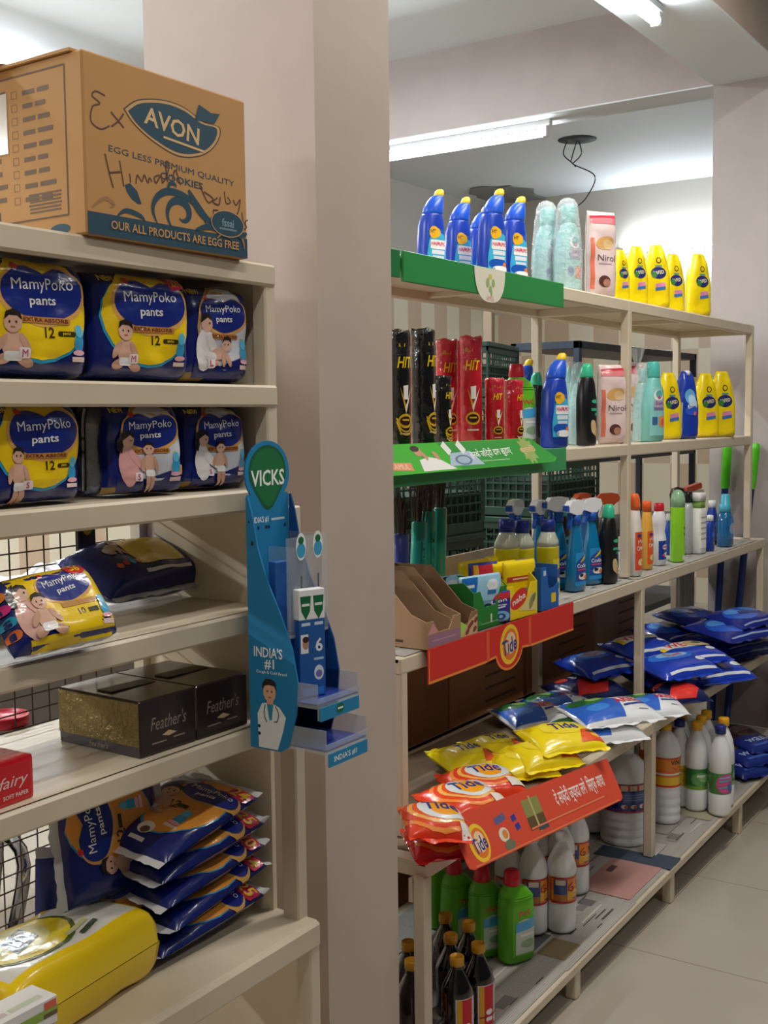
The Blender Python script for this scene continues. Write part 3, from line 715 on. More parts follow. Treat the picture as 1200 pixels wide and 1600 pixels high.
hand(MK, [(.11, .46), (.13, .36), (.15, .28)]); hand(MK, [(.19, .44), (.21, .30)]); hand(MK, [(.13, .36), (.20, .38)])
hand(MK, [(.245, .38), (.25, .33)]); hand(MK, [(.28, .33), (.29, .38), (.315, .35), (.33, .39), (.35, .35), (.36, .38), (.375, .36)])
hand(MK, [(.42, .41), (.39, .39), (.40, .36), (.43, .41), (.44, .37), (.47, .43), (.48, .49), (.46, .49), (.47, .38)])
hand(MK, [(.50, .40), (.52, .46), (.55, .38)]); hand(MK, [(.67, .42), (.70, .35), (.73, .31), (.76, .34), (.70, .37)]); hand(MK, [(.79, .35), (.76, .32), (.80, .31), (.81, .36)])
hand(MK, [(.84, .40), (.85, .33), (.88, .34), (.86, .37)]); hand(MK, [(.90, .36), (.92, .33), (.95, .37), (.93, .28), (.90, .26)])
hand(MK, [(.76, .27), (.77, .19)]); hand(MK, [(.76, .27), (.80, .27), (.81, .23), (.77, .22)]); hand(MK, [(.86, .25), (.83, .23), (.85, .20), (.87, .25), (.88, .20)]); hand(MK, [(.90, .25), (.91, .21), (.93, .25), (.94, .21)]); hand(MK, [(.96, .29), (.97, .21)]); hand(MK, [(1.0, .25), (.98, .23), (.99, .2), (.96, .18)])
# scroll ornament and footer band
a.rect(CW/2, CH*.065, CW-.004, CH*.125, BL)
def vine(pts, w0, col=BL): 
    P = curve([(x*CW, y*CH) for x, y in pts], 8); n = len(P); a.stroke(P, [max(.002, w0*.62*sin(pi*min(1, (i+2)/(n+2)))) for i in range(n)], col)
def spiral(cx, cy, r0, r1, t0, t1, w0, col=BL, tail=()):
    n = 26; P = [((cx+(r0+(r1-r0)*i/n)*cos(radians(t0+(t1-t0)*i/n)))*1.0, (cy+(r0+(r1-r0)*i/n)*1.15*sin(radians(t0+(t1-t0)*i/n)))) for i in range(n+1)]
    vine(list(tail)+P, w0, col)
vine([(.03, .15), (.10, .21), (.15, .19), (.13, .165)], .010, '#a3764a'); vine([(.17, .13), (.22, .165), (.30, .15), (.33, .12)], .012)
a.poly([(x*CW, y*CH) for x, y in ((.215, .31), (.245, .325), (.285, .29), (.31, .22), (.29, .215), (.25, .24), (.225, .275))], BL)
spiral(.55, .205, .10, .025, 250, -120, .020); vine([(.40, .125), (.375, .20), (.40, .275), (.47, .325), (.58, .315), (.68, .24), (.72, .14)], .017)
vine([(.50, .325), (.475, .345), (.485, .375), (.515, .375), (.52, .355)], .009); vine([(.60, .36), (.64, .29), (.70, .22), (.76, .19)], .022)
vine([(.64, .13), (.74, .165), (.84, .14), (.90, .09)], .018); vine([(.78, .10), (.86, .165), (.95, .13), (.97, .06)], .010, '#a3764a'); vine([(.93, .13), (.99, .16)], .014)
a.ell(CW*.855, CH*.20, CW*.115, CH*.085, '#c9a06a'); a.ell(CW*.855, CH*.20, CW*.11, CH*.078, BL); a.txt('fssai', CW*.855, CH*.205, CH*.05, '#7f97a0', 0); a.rect(CW*.855, CH*.165, CW*.12, CH*.012, '#6f8792')
a.txt('OUR ALL PRODUCTS ARE EGG FREE', CW*.53, CH*.072, CH*.05, '#c2935a', 0, CW*.80, .03)
b.stamp(a, plane_map((0, 0, 0), (1, 0, 0), (0, 0, 1)))
# list panel on the other face (looks along -x)
a = Art(paper); W2 = CD
def L2(x, y): return (x*W2, y*CH)
for p0, p1 in (((.10, .12), (.10, .94)), ((.10, .94), (.88, .94)), ((.88, .94), (.88, .12)), ((.10, .12), (.88, .12))): a.stroke([L2(*p0), L2(*p1)], .002, '#59442f')
rg = random.Random(2)
for col_, x0 in ((0, .20), (1, .56)):
    for i in range(9):
        y = .86-.075*i - .02*col_
        a.stroke([L2(x0-.06, y-.02), L2(x0-.02, y-.02), L2(x0-.02, y+.02), L2(x0-.06, y+.02), L2(x0-.06, y-.02)], .0012, '#8a6a45')
        xx = x0+.02
        for q in range(2):
            l = rg.uniform(.07, .11); a.rect((xx+l/2)*W2, y*CH, l*W2, CH*.026, '#6b5238'); xx += l+.02
for i in range(6): a.rect(.72*W2, (.26-.02*i)*CH, rg.uniform(.16, .24)*W2, CH*.010, '#6b5238')
a.rect(.26*W2, .165*CH, .26*W2, .055*CH, '#3f4a44'); a.rect(.26*W2, .225*CH, .22*W2, .014*CH, '#6b5238'); a.ell(.82*W2, .045*CH, .07*W2, .03*CH, BL)
b.stamp(a, plane_map((0, CD, 0), (0, -1, 0), (0, 0, 1)))
b.build('box', car)
bb = MB(); bb.box(-.004, .03, .02, CD-.01, CH, CH+.004, KB); bb.box(.0, .09, .17, CD, CH+.001, CH+.006, mat('#7a4a35', .8), 0, Matrix.Rotation(radians(-9), 4, 'Y')); bb.build('flap', car)
MB().box(-.0012, .0, .16, .20, CH*.52, CH*.86, mat('#e8dcc8', .15, alpha=.75)).build('tape', car)

# two dark tissue boxes
z5 = NZ[4]; q0 = at(219, 1187, 'Z', z5); q1 = at(388, 1131, 'Z', z5); q2 = at(86, 1160, 'Z', z5)
v1 = Vector((q1.x-q0.x, q1.y-q0.y, 0)); L1 = v1.length; v1.normalize(); v2 = Vector((-v1.y, v1.x, 0)); L2_ = (q2-q0).length
TB = mat('#2a1d1b', .3, coat=.3); TBT = mat('#3a2d22', .3, coat=.4); TH = at(216, 1098, 'Y', q0.y).z - z5
GLD = mat('#8f7f4e', .35, .55, bump=(120, .5), vary=.35)
for k in range(2):
    Lh = L1/2
    t = thing('tissue_box', ['dark brown tissue box with gold speckled end, front one of two', 'dark brown tissue box set end to end behind the gold ended one'][k], 'tissue box', (q0.x+v1.x*Lh*k, q0.y+v1.y*Lh*k, z5), math.atan2(v1.y, v1.x), 'dark tissue boxes on the fourth board')
    b = MB(); b.box(.001, Lh-.001, 0, L2_, 0, TH, TB, .002); b.box(.003, Lh-.003, .002, L2_-.002, TH-.0005, TH+.0006, TBT)
    a = Art(lambda h: mat(h, .4)); a.txt("Feather's", Lh*.5, TH*.55, TH*.24, '#8f8276', 0, Lh*.62, .0, .25); a.poly([(Lh*.38, TH*.31), (Lh*.5, TH*.37), (Lh*.64, TH*.30), (Lh*.5, TH*.27)], '#cbb08a'); a.rect(Lh*.33, TH*.2, Lh*.25, .002, '#9a8d80'); a.rect(Lh*.68, TH*.22, Lh*.2, .002, '#9a8d80')
    b.stamp(a, plane_map((0, 0, 0), (1, 0, 0), (0, 0, 1)))
    b.build('box', t)
    g = MB(); g.box(-.0006, .0012, .002, L2_-.002, TH*.2, TH-.003, GLD)
    g.stamp(Art(paper).txt("Feather's", L2_*.5, TH*.11, TH*.1, '#b3a58f', 0, None, 0, .25), plane_map((.001, L2_, 0), (0, -1, 0), (0, 0, 1))); g.build('gold_end', t)
    MB().box(Lh*.12, Lh*.9, L2_*.42, L2_*.6, TH+.0005, TH+.0035, mat('#4b4036', .5), .001, Matrix.Rotation(radians(1), 4, 'Y')).build('torn_slot', t)
# red lid and red packet at the frame edge
c = at(8, 1133, 'Z', z5)
MBl = MB().lathe([(0, 0), (.040, 0), (.041, .003), (.041, .017), (.038, .020), (.037, .017), (0, .017)], plast('#c2263a'), 32); tag(MBl.build('jar_lid', loc=(c.x, c.y, z5)), 'round red lid lying on the fourth board by the mesh', 'lid')
e0 = at(54, 1245, 'Z', z5)
b = MB(); RP = mat('#cf1626', .3, coat=.4); b.box(-.16, 0, 0, .11, 0, .062, RP, .006, None, 2)
a = Art(); a.txt('fairy', -.035, .030, .02, '#f2d7d3', 0, .05, 0, .3); a.txt('SOFT PAPER', -.032, .012, .006, '#f2d7d3', 0)
b.stamp(a, plane_map((0, 0, 0), (1, 0, 0), (0, 0, 1)))
a = Art()
for i in range(14):
    for j in range(8): a.ell(-.15+.011*i, .012+.012*j, .003, .0035, '#e3848a', 30, 6)
b.stamp(a, plane_map((0, 0, .062), (1, 0, 0), (0, 1, 0)))
tag(b.build('tissue_packet', loc=(e0.x, e0.y, z5), rz=.05), 'bright red tissue packet on the fourth board at the frame edge', 'tissue packet')

# yellow wipes pack in front of the heap
WY = mat('#f2cf0e', .28, coat=.4); WW = film('#d9d8cf')
t = thing('wipes_pack', 'yellow and white pack of baby wipes at the front of the lowest board', 'wipes', (at(120, 1560, 'Y', 1.28).x, 1.335, z6+.002), .10)
P = Pillow(.30, .165, .118, 12, 10, 3.2, .004, 71, lie=True, back=.9)
b = P.mesh(lambda u, v: WW if (abs(v) < .72 and u < .82 and u > -.9) else WY, n=30, m=24)
a = Art(); q0_ = len(a.q); a.ell(-.035, .004, .085, .040, '#56632c', 4); a.ell(-.037, .005, .080, .036, '#e9d11a', 4); a.ell(-.05, .008, .06, .026, '#eee48a', 4); a.poly([(-.075, -.012), (-.02, -.002), (-.018, .026), (-.073, .016)], '#2c2f38'); a.txt('BD', -.046, .007, .016, '#c9cdd3', 8, .034)
a.rect(.085, .018, .05, .007, '#b5b8a9', 0); a.rect(.03, -.018, .05, .006, '#c2bd8a', 6); a.rect(.04, -.028, .04, .006, '#3e4630', 8)
a2 = Art()
for k_, d_, m_ in a.q: a2.q.append((k_, [(x, y*1.55+.004) for x, y in d_], m_) if k_ == 'p' else (k_, ([(x, y*1.55+.004) for x, y in d_[0]], d_[1]), m_))
b.stamp(a2, lambda x, y, off: P.f(x, y, off), .012)
b.build('pack', t)
f = MB(); k = 10
f.add([(.148, -.05+.1*i/k, .055+.006*sin(i*1.3)) for i in range(k+1)]+[(.168+.005*sin(i*2), -.055+.11*i/k, .045+.012*sin(i*1.7)) for i in range(k+1)], [(i, k+1+i, k+2+i, i+1) for i in range(k)], WY, True); f.build('seal', t)
# small white cartons in the corner
ztop = at(62, 1548, 'Y', 1.205).z; hb_ = (ztop - z6 - .001)/3
for k in range(3):
    zz = z6 + .001 + hb_*k; w_ = .16; x1_ = at(84, 1575, 'Y', 1.19).x - (.0, .004, .002)[k]
    b = MB(); b.box(-w_, 0, 0, .05, 0, hb_-.001, paper('#e6e6e4'), .001)
    a = Art(paper); a.rect(-.030, .018, .06, .012, '#8fb04c'); a.rect(-.012, .028, .02, .010, '#d96a4e'); a.rect(-.07, .012, .03, .008, '#6a6fae'); a.rect(-.012, .015, .022, .006, '#6d5a44'); a.ell(-.045, .007, .004, .004, '#e2792e')
    b.stamp(a, plane_map((0, 0, 0), (1, 0, 0), (0, 0, 1))); b.stamp(Art(paper).rect(-.04, .015, .05, .010, '#c9d2bd').rect(-.08, .015, .02, .01, '#cfc3bd'), plane_map((0, 0, hb_-.001), (1, 0, 0), (0, 1, 0)))
    tag(b.build('medicine_carton', loc=(x1_, 1.180 if k != 1 else 1.182, zz), rz=0), ['small white carton with green band, lowest of the corner stack', 'small white carton with green band, middle of the corner stack', 'small white carton with green band, topmost of the corner stack'][k], 'carton', 'small white cartons in front of the wipes')
# ================================================================== HANGING CARDBOARD DISPLAY ON THE NEAR RACK POST
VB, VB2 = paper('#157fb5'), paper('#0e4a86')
vy = 1.199; vx0 = spot(384, vy, 1.35)
VW = .112
zt, zbm = at(415, 697, 'Y', vy).z, at(420, 1182, 'Y', vy-.06).z
vz = lambda py: at(410, py, 'Y', vy).z
t = thing('display_stand', 'blue cardboard cold remedy display hanging on the near rack post', 'display', (vx0, vy, zbm))
def vp(name, b): return b.build(name, t)
H = lambda py: vz(py)-zbm
# back board with its drop-shaped header
b = MB(); hd = H(800)
dr = []
hc = H(745)
for i in range(25):
    a_ = radians(-40+260*i/24); dr.append((VW/2+.056*cos(a_), hc+.006+.052*sin(a_)))
b.prism([(.004, .0), (VW-.004, .0), (VW-.004, H(775))]+[(VW-.006, H(772))]+dr[0:]+[(.006, H(772)), (.004, H(775))], .003, VB)
a = Art(paper)
dp = [(VW/2+.047*cos(radians(-20+220*i/20)), hc+.008+.043*sin(radians(-20+220*i/20))) for i in range(21)]
dp = dp + [(VW/2-.034, hc-.022), (VW/2-.012, H(793)), (VW/2, H(798)), (VW/2+.012, H(793)), (VW/2+.034, hc-.022)]
a.poly(dp, '#0d5b34'); a.poly([(VW/2+(x-VW/2)*.9, hc+(y-hc)*.9) for x, y in dp], '#12703f')
a.txt('VICKS', VW/2, hc-.002, .026, '#f2f5f3', 0, .084, .04); a.txt("INDIA'S #1", .034, H(812), .011, '#eaf3f8', 0, .044, .02); a.rect(.08, H(813), .034, .004, '#bcd6e6')
for x in (.03, .05, .056, .098): a.ell(x, H(824), .003, .003, '#0b2f4d', 0, 10)
b.stamp(a, plane_map((0, 0, 0), (1, 0, 0), (0, 0, 1))); vp('back_board', b)
# two cheeks: outline over (forward, height)
prof = [(775, .004), (800, .012), (850, .022), (900, .040), (950, .066), (1000, .088), (1050, .098), (1100, .094), (1150, .078), (1182, .062)]
def cheek(x, m, art, nm):
    pts = [(0, H(775)), (0, 0)] + [(d, max(0, H(p))) for p, d in reversed(prof)]
    M = Matrix(((0, 1, 0, x), (-1, 0, 0, 0), (0, 0, 1, 0), (0, 0, 0, 1)))       # local x -> -y, thickness -> +x
    b = MB(); b.prism(pts, .003, m, M)
    if art: b.stamp(art, plane_map((x, 0, 0), (0, -1, 0), (0, 0, 1)))
    vp(nm, b)
a = Art(paper)
a.txt("INDIA'S", .040, H(1010), .017, '#f1f6fa', 0, .058, .03); a.txt('#1', .042, H(1028), .017, '#f1f6fa', 0, None, .03); a.txt('Cough & Cold Brand', .046, H(1041), .006, '#dcebf4', 0, .062)
# doctor: white coat, dark hair
A0, a = a, Art(paper)
a.poly([(.012, .002), (.060, .002), (.074, .04), (.082, .07), (.066, .088), (.045, .096), (.022, .092), (.010, .07)], '#e6ecef'); a.poly([(.034, .094), (.052, .096), (.046, .06), (.040, .06)], '#2f8fb0')
a.rect(.043, .100, .016, .016, '#d6a287'); a.ell(.042, .117, .016, .021, '#dcab90'); a.poly([(.024, .118), (.024, .132), (.032, .142), (.046, .143), (.058, .137), (.060, .118), (.055, .129), (.040, .131), (.030, .128)], '#1e1a1a')
a.ell(.037, .118, .002, .002, '#1e1a1a'); a.ell(.048, .118, .002, .002, '#1e1a1a'); a.ell(.043, .106, .005, .0015, '#a8655a')
a.stroke(curve([(.030, .09), (.027, .07), (.034, .055)], 6), .0022, '#40535e'); a.stroke(curve([(.056, .09), (.064, .075), (.060, .06), (.052, .058)], 6), .0022, '#40535e')
for z_ in (.045, .03): a.ell(.014, z_, .0035, .0035, '#16242e')
a = A0.move(a, .008, .001, .80); a.ell(.012, H(845), .003, .004, '#0b2f4d'); a.ell(.006, H(812), .002, .002, '#0b2f4d')
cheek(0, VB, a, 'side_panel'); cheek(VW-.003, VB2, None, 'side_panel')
# clear front pocket with two oval stickers
CLR = mat('#dfe6ea', .06, alpha=.13); CLE = mat('#c9d4da', .08, alpha=.30)
zA_, zB_ = H(985), H(835)
b = MB(); b.box(.004, VW-.004, -.078, -.0765, zA_, zB_, CLR); b.box(.052, .054, -.076, -.003, zA_, zB_-.02, CLR); b.box(.004, VW-.004, -.079, -.0755, zA_-.002, zA_+.002, CLE); b.box(VW-.005, VW-.003, -.079, -.003, zA_, zB_, CLR)
a = Art(paper)
for x in (.040, .084): a.ell(x, zB_-.016, .013, .022, '#e8eef0'); a.ell(x, zB_-.022, .011, .012, '#39a0c9'); a.ell(x, zB_-.006, .007, .006, '#0f6b3e'); a.rect(x, (zA_+zB_)/2-.02, .004, .07, '#50585c')
b.stamp(a, plane_map((0, -.078, 0), (1, 0, 0), (0, 0, 1))); vp('clear_pocket', b)
# two clear trays with blue floors and printed fronts
for k, (py, dep) in enumerate(((1082, .135), (1170, .150))):
    z0 = max(.012, H(py)-.0); b = MB(); BF = mat('#3a4fa8', .2, coat=.5)
    b.box(.003, VW-.003, -dep, -.003, z0, z0+.003, BF); b.box(.001, .003, -dep, -.003, z0-.004, z0+.034, CLE); b.box(VW-.003, VW-.001, -dep, -.003, z0-.004, z0+.034, CLE)
    b.box(.001, VW-.001, -dep-.002, -dep, z0-.022, z0+.012, CLE); b.box(.004, VW-.004, -dep-.0035, -dep-.002, z0-.024, z0-.003, paper('#1d86b8'))
    a = Art(paper)
    if k: a.txt("INDIA'S #1", VW*.42, z0-.0135, .010, '#e9f3f8', 0, .06, .02)
    else: a.ell(VW*.5, z0-.012, .010, .008, '#0f6b3e').rect(VW*.5, z0-.012, .014, .003, '#e9f3f8')
    b.stamp(a, plane_map((0, -dep-.0035, 0), (1, 0, 0), (0, 0, 1))); vp('tray', b)
# inhaler packs standing in the display: white topped blue blister strip
ix = vx0+.040
t2 = thing('remedy_pack', 'slim white topped blue inhaler pack standing in the blue display', 'medicine', (ix, vy-.098, zbm+max(.012, H(1082))+.004), -.35)
hp = H(918)-H(1082); b = MB(); b.box(-.024, .024, 0, .018, 0, hp*.72, paper('#1c5ba6'), .001); b.box(-.024, .024, 0, .018, hp*.72, hp, paper('#eff1f2'), .001)
a = Art(paper)
for x in (-.012, .012): a.poly([(x-.010, hp*.94), (x+.010, hp*.94), (x+.008, hp*.80), (x, hp*.72), (x-.008, hp*.80)], '#0f6b3e'); a.rect(x, hp*.86, .014, .004, '#eef2ef'); a.rect(x, hp*.68, .016, .005, '#c9def0')
a.txt('6', .012, hp*.48, .022, '#f0f4f8', 0, None, .03); a.rect(-.015, hp*.5, .014, .030, '#eff1f2'); a.ell(-.013, hp*.5, .006, .009, '#b98c76'); a.ell(-.013, hp*.54, .006, .005, '#3b2320')
a.rect(.011, hp*.35, .018, .004, '#a9c9e6'); a.ell(.011, hp*.22, .009, .012, '#dfe8f0'); a.ell(.011, hp*.21, .006, .006, '#7d6fb8'); a.rect(0, hp*.05, .04, .012, '#2f7fc8')
b.stamp(a, plane_map((0, 0, 0), (1, 0, 0), (0, 0, 1))); b.build('pack', t2)
t3 = MB(); t3.box(-.014, .014, 0, .016, 0, hp*1.25, paper('#1f5fae'), .001); tag(t3.build('remedy_pack', loc=(vx0+.026, vy-.050, zbm+max(.012, H(1082))+.004), rz=-.1), 'plain blue inhaler pack behind the white topped one in the display', 'medicine')
# ================================================================== BOTTLES AND CANS
def label_on(b, L, z0, z1, a0, ha, m, art=None, cell=.012):
    na = max(8, int(ha*10)); zs = [z0+(z1-z0)*i/10 for i in range(11)]
    b.grid(lambda a, z: L.pt(L.sec(z), a, .0006), [a0-ha+2*ha*i/na for i in range(na+1)], zs, m)
    if art: b.stamp(art, L.fmap((z0+z1)/2, a0), cell)
def bottle(name, label, cat, group, secs, m, caps=(), lab=None, extra=None):
    """built at the origin; parts: body, cap(s), label"""
    t = thing(name, label, cat, (0, 0, 0), 0, group)
    L = Loft(secs); MB().loft(L, m, 30).build('body', t)
    par = {'tip': 'shoulder_cap'}; made = {}
    for nm, cs, cm in caps: made[nm] = MB().loft(Loft(cs), cm, 22).build(nm, made.get(par.get(nm), t))
    for q in (lab if isinstance(lab, list) else [lab] if lab else []):
        b = MB(); label_on(b, L, *q); b.build('label', t)
    if extra: extra(t, L)
    return t
USED = set()
def put(proto, label, px, Y, z, rz=0, sc=1.0, py_top=None, h=None, X=None, rot=None):
    """stand a copy of a bottle on a shelf: its axis meets the shelf at column px of the photo, depth Y"""
    x = X if X is not None else spot(px, Y, z)
    if py_top is not None: sc = (at(px, py_top, 'Y', Y).z - z)/h
    if proto.name not in USED:
        USED.add(proto.name); o = proto; o.location = (x, Y, z); o.rotation_euler = rot or (0, 0, rz); o.scale = (sc, sc, sc); o['label'] = label
        return o
    return clone(proto, (x, Y, z), rz, label, rot=rot, sc=sc)
def putc(proto, label, px, py, hcap, zf, rz=0, sc=1.0):
    """same, from the pixel of the cap top"""
    z = .11
    for _ in range(3):
        p = at(px, py, 'Z', z+hcap*sc); z = zf(p.x)
    return put(proto, label, 0, p.y, z, rz, sc, X=p.x)
zb2 = lambda x: zb(x)+.0055
def zfix(z): return lambda x: z
S1, S2, S3 = FZ[0]+.002, FZ[1]+.002, FZ[2]+.0055
HBLUE, HBL2 = plast('#1a3fae'), plast('#1f57cf')
# --- blue toilet cleaner with yellow tip (0.275 tall)
def harpic():
    secs = [(0, .038, .025, 0, 0, 3), (.006, .043, .030, 0, 0, 3), (.10, .043, .030, 0, 0, 3), (.165, .040, .029, .001, 0, 2.8), (.195, .033, .027, .004, 0, 2.4), (.203, .030, .026, .006, 0, 2)]
    cap = [(.199, .031, .027, .006, 0, 2), (.206, .033, .028, .007, 0, 2), (.222, .031, .027, .011, 0, 2), (.240, .026, .022, .019, 0, 2), (.252, .019, .017, .026, 0, 2), (.256, .014, .014, .029, 0, 2)]
    tip = [(.250, .015, .014, .028, 0, 2), (.262, .015, .014, .034, 0, 2), (.271, .013, .012, .037, 0, 2), (.276, .007, .007, .039, 0, 2)]
    a = Art(); a.poly([(-.032, -.06), (.030, -.06), (.034, .0), (.026, .045), (-.006, .058), (-.024, .03), (-.034, -.02)], '#3fb2dd')
    a.ell(-.008, .052, .016, .018, '#f2b92c'); a.txt('HT', -.010, .055, .010, '#7a4a12', 0, None, .02); a.rrect(.004, .018, .046, .026, .004, '#f0eef0'); a.txt('HARPIC', .004, .020, .011, '#d13a55', 0, .040, .04)
    a.rect(.004, -.004, .036, .012, '#dfe6ef'); a.rect(.004, -.018, .030, .008, '#cfe0ee'); a.ell(0, -.036, .030, .014, '#1c57b8'); a.ell(.01, -.05, .026, .010, '#f3f4f6'); a.ell(.018, -.036, .008, .006, '#e0793a'); a.txt('10', -.012, -.050, .009, '#1c3f9a', 0, None, .03)
    return bottle('toilet_cleaner_bottle', 'x', 'bottle', 'blue toilet cleaner bottles with yellow tips', secs, HBLUE, [('shoulder_cap', cap, HBL2), ('tip', tip, plast('#f2cf2a'))], (.030, .155, -.1, .75, film('#2b5fc0'), a))
hp_ = harpic()
for px, py, Y, lb in ((678, 294, 1.69, 'blue toilet cleaner with yellow tip, first from the column on the top board'), (720, 306, 1.69, 'blue toilet cleaner with yellow tip, second from the column on the top board'), (752, 320, 1.72, 'blue toilet cleaner half hidden behind the tallest one on the top board'),
                      (772, 293, 1.575, 'tallest looking blue toilet cleaner above the white round shelf card'), (806, 305, 1.585, 'blue toilet cleaner beside the wrapped aqua bottles on the top board')):
    put(hp_, lb, px-4, Y, S1, -.25, py_top=py, h=.276)
put(hp_, 'large blue toilet cleaner standing past the green banner on the second board', 866, 1.462, S2, -.20, py_top=551, h=.276)
put(hp_, 'blue toilet cleaner behind the green red capped bottle on the second board', 815, 1.66, S2, -.3, .98)
# --- green bottle, red cap (0.235)
GRN = mat('#5fb51f', .35); REDC = plast('#d0243a')
def greenb():
    secs = [(0, .040, .026, 0, 0, 3), (.006, .047, .032, 0, 0, 3), (.13, .047, .032, 0, 0, 3), (.165, .045, .031, -.001, 0, 2.8), (.185, .036, .028, -.006, 0, 2.4), (.198, .021, .021, -.012, 0, 2), (.202, .020, .020, -.012, 0, 2)]
    cap = [(.198, .0215, .0215, -.012, 0, 2), (.204, .0225, .0225, -.012, 0, 2), (.232, .019, .019, -.012, 0, 2), (.235, .016, .016, -.012, 0, 2)]
    a = Art(); a.poly([(-.022, -.06), (.026, -.06), (.028, .022), (-.006, .030), (-.022, .02)], '#c9d6c8'); a.poly([(-.022, -.002), (.028, .004), (.028, .030), (-.022, .022)], '#4aa9dc'); a.txt('WC', -.004, .045, .014, '#d8433a', 4, .024, .04); a.ell(.004, -.035, .014, .012, '#8fae86'); a.rect(.004, -.012, .03, .006, '#eef2ee')
    def rings(t, L):
        b = MB()
        for z_ in (.165, .171): b.tube([L.pt(L.sec(z_), 2*pi*i/28, .0004) for i in range(28)], .0012, GRN, 6, close=True)
        b.build('neck_rings', t)
    return bottle('cleaner_bottle', 'x', 'bottle', 'green bottles with red caps', secs, GRN, [('cap', cap, REDC)], (.02, .150, .15, .72, mat('#66ba26', .4), a), rings)
gb = greenb()
put(gb, 'bright green red capped bottle between the red cans and the blue cleaner', 812, 1.55, S2, -.3, py_top=569, h=.235)
put(gb, 'bright green red capped bottle standing at the front of the lowest board', 806, 1.335, zb2(2.57), -.45, py_top=1357, h=.235)
put(gb, 'green red capped bottle just behind the front one on the lowest board', 760, 1.415, zb2(2.5), -.6)
put(gb, 'green bottle in the shade behind the dark bottles of the lowest board', 716, 1.50, zb2(2.65), -.4)
put(gb, 'dim green bottle deepest behind the dark bottles of the lowest board', 690, 1.60, zb2(2.7), -.4)
# --- insect spray cans in shrink film (0.30 and 0.195)
def can(name, h, r, base, top, txtc, kind):
    t = thing(name, 'x', 'spray can', (0, 0, 0), 0, 'insect spray cans of the second board')
    secs = [(0, r*.9, r*.9), (.004, r, r), (h*.80, r, r), (h*.83, r*.97, r*.97), (h*.87, r*.93, r*.93), (h*.97, r*.93, r*.93)]
    L = Loft(secs); b = MB(); fm = mat(base, .22, coat=.6, bump=(45, .35))
    b.loft(L, fm, 28)
    a = Art(lambda q: mat(q, .25, coat=.5)); f = h/.30
    a.txt('HIT', 0, .075*f, .026*f, '#f2cb1c', 0, .040*f, .05, .25)
    if kind == 'red': a.rect(0, .115*f, .05*f, .010*f, '#c7902e')
    else: a.rect(.0, .115*f, .03*f, .008*f, '#c9a52a')
    a.poly([(-.006*f, .02*f), (.008*f, .022*f), (.007*f, -.012*f), (-.005*f, -.012*f)], '#f0efe8'); a.poly([(-.014*f, .018*f), (.0, -.045*f), (.002, -.03*f)], '#d8a82a'); a.poly([(.018*f, .018*f), (.0, -.045*f), (-.002, -.03*f)], '#efe6d0')
    a.ell(0, -.062*f, .019*f, .017*f, '#d9ae22'); a.ell(0, -.062*f, .015*f, .011*f, '#3a1a12'); a.rect(0, -.060*f, .018*f, .004*f, '#d9ae22'); a.rect(0, -.092*f, .03*f, .004*f, '#e2c6c0' if kind == 'red' else '#b8b8b8')
    if kind == 'black':
        for k in (0, 1): a.stroke([(x, y-.004*k*2) for x, y in curve([(-.022*f, -.055*f), (-.012*f, -.082*f), (.006*f, -.086*f), (.02*f, -.07*f)], 6)], .003*f, '#d9ae22')
    b.stamp(a, L.fmap(h*.5, -.1), .008); b.build('body', t)
    c = MB(); n = 30                                 # crumpled clear-glossy film crimped over the lid
    rg = random.Random(7)
    rings = [(h*.80, r*1.01, .02), (h*.86, r*.99, .05), (h*.93, r*1.0, .07), (h*.985, r*1.02, .08), (h*1.0, r*.93, .14), (h*.988, r*.5, .1)]
    vs = []
    for z_, rr, j in rings:
        for i in range(n):
            a_ = 2*pi*i/n; k = rr*(1+j*noise.noise(Vector((cos(a_)*3.2, sin(a_)*3.2, z_*40)))); vs.append((k*sin(a_), -k*cos(a_), z_+.006*f*noise.noise(Vector((cos(a_)*2.5, sin(a_)*2.5, 9+z_)))))
    fs = [(q*n+i, q*n+(i+1) % n, (q+1)*n+(i+1) % n, (q+1)*n+i) for q in range(len(rings)-1) for i in range(n)]
    c.add(vs, fs, mat(top, .12, coat=1.0, bump=(60, .5)), True); c.build('shrink_film', t)
    return t
cb = can('insect_spray_can', .30, .029, '#141414', '#1c1b1d', '', 'black'); cr = can('insect_spray_can', .305, .030, '#c11f2d', '#c92a3c', '', 'red')
cs = can('insect_spray_can', .197, .026, '#c01e2c', '#c92a3c', '', 'red'); csb = can('insect_spray_can', .197, .026, '#151515', '#1c1b1d', '', 'black')
put(cb, 'tall black spray can closest to the column on the second board', 623, 1.47, S2, -.25, py_top=517, h=.30)
put(cb, 'tall black spray can second from the column on the second board', 662, 1.475, S2, .12, py_top=515, h=.30)
put(csb, 'short black spray can tucked beside the second tall black can', 690, 1.52, S2, .0)
put(cr, 'tall red spray can half hidden between the two tall black cans', 645, 1.60, S2, -.5)
put(cr, 'tall red spray can behind the short black can', 699, 1.60, S2, -.55, py_top=531, h=.305)
put(cr, 'tallest red spray can in full view on the second board', 736, 1.52, S2, -.75, py_top=526, h=.305)
put(cr, 'tall red spray can peeking out behind the fully seen red can', 716, 1.66, S2, .1)
put(cs, 'short red spray can beside the tallest red can', 773, 1.475, S2, -.6, py_top=591, h=.197)
put(cs, 'short red spray can beside the green bottle', 803, 1.47, S2, -.15, py_top=594, h=.197)
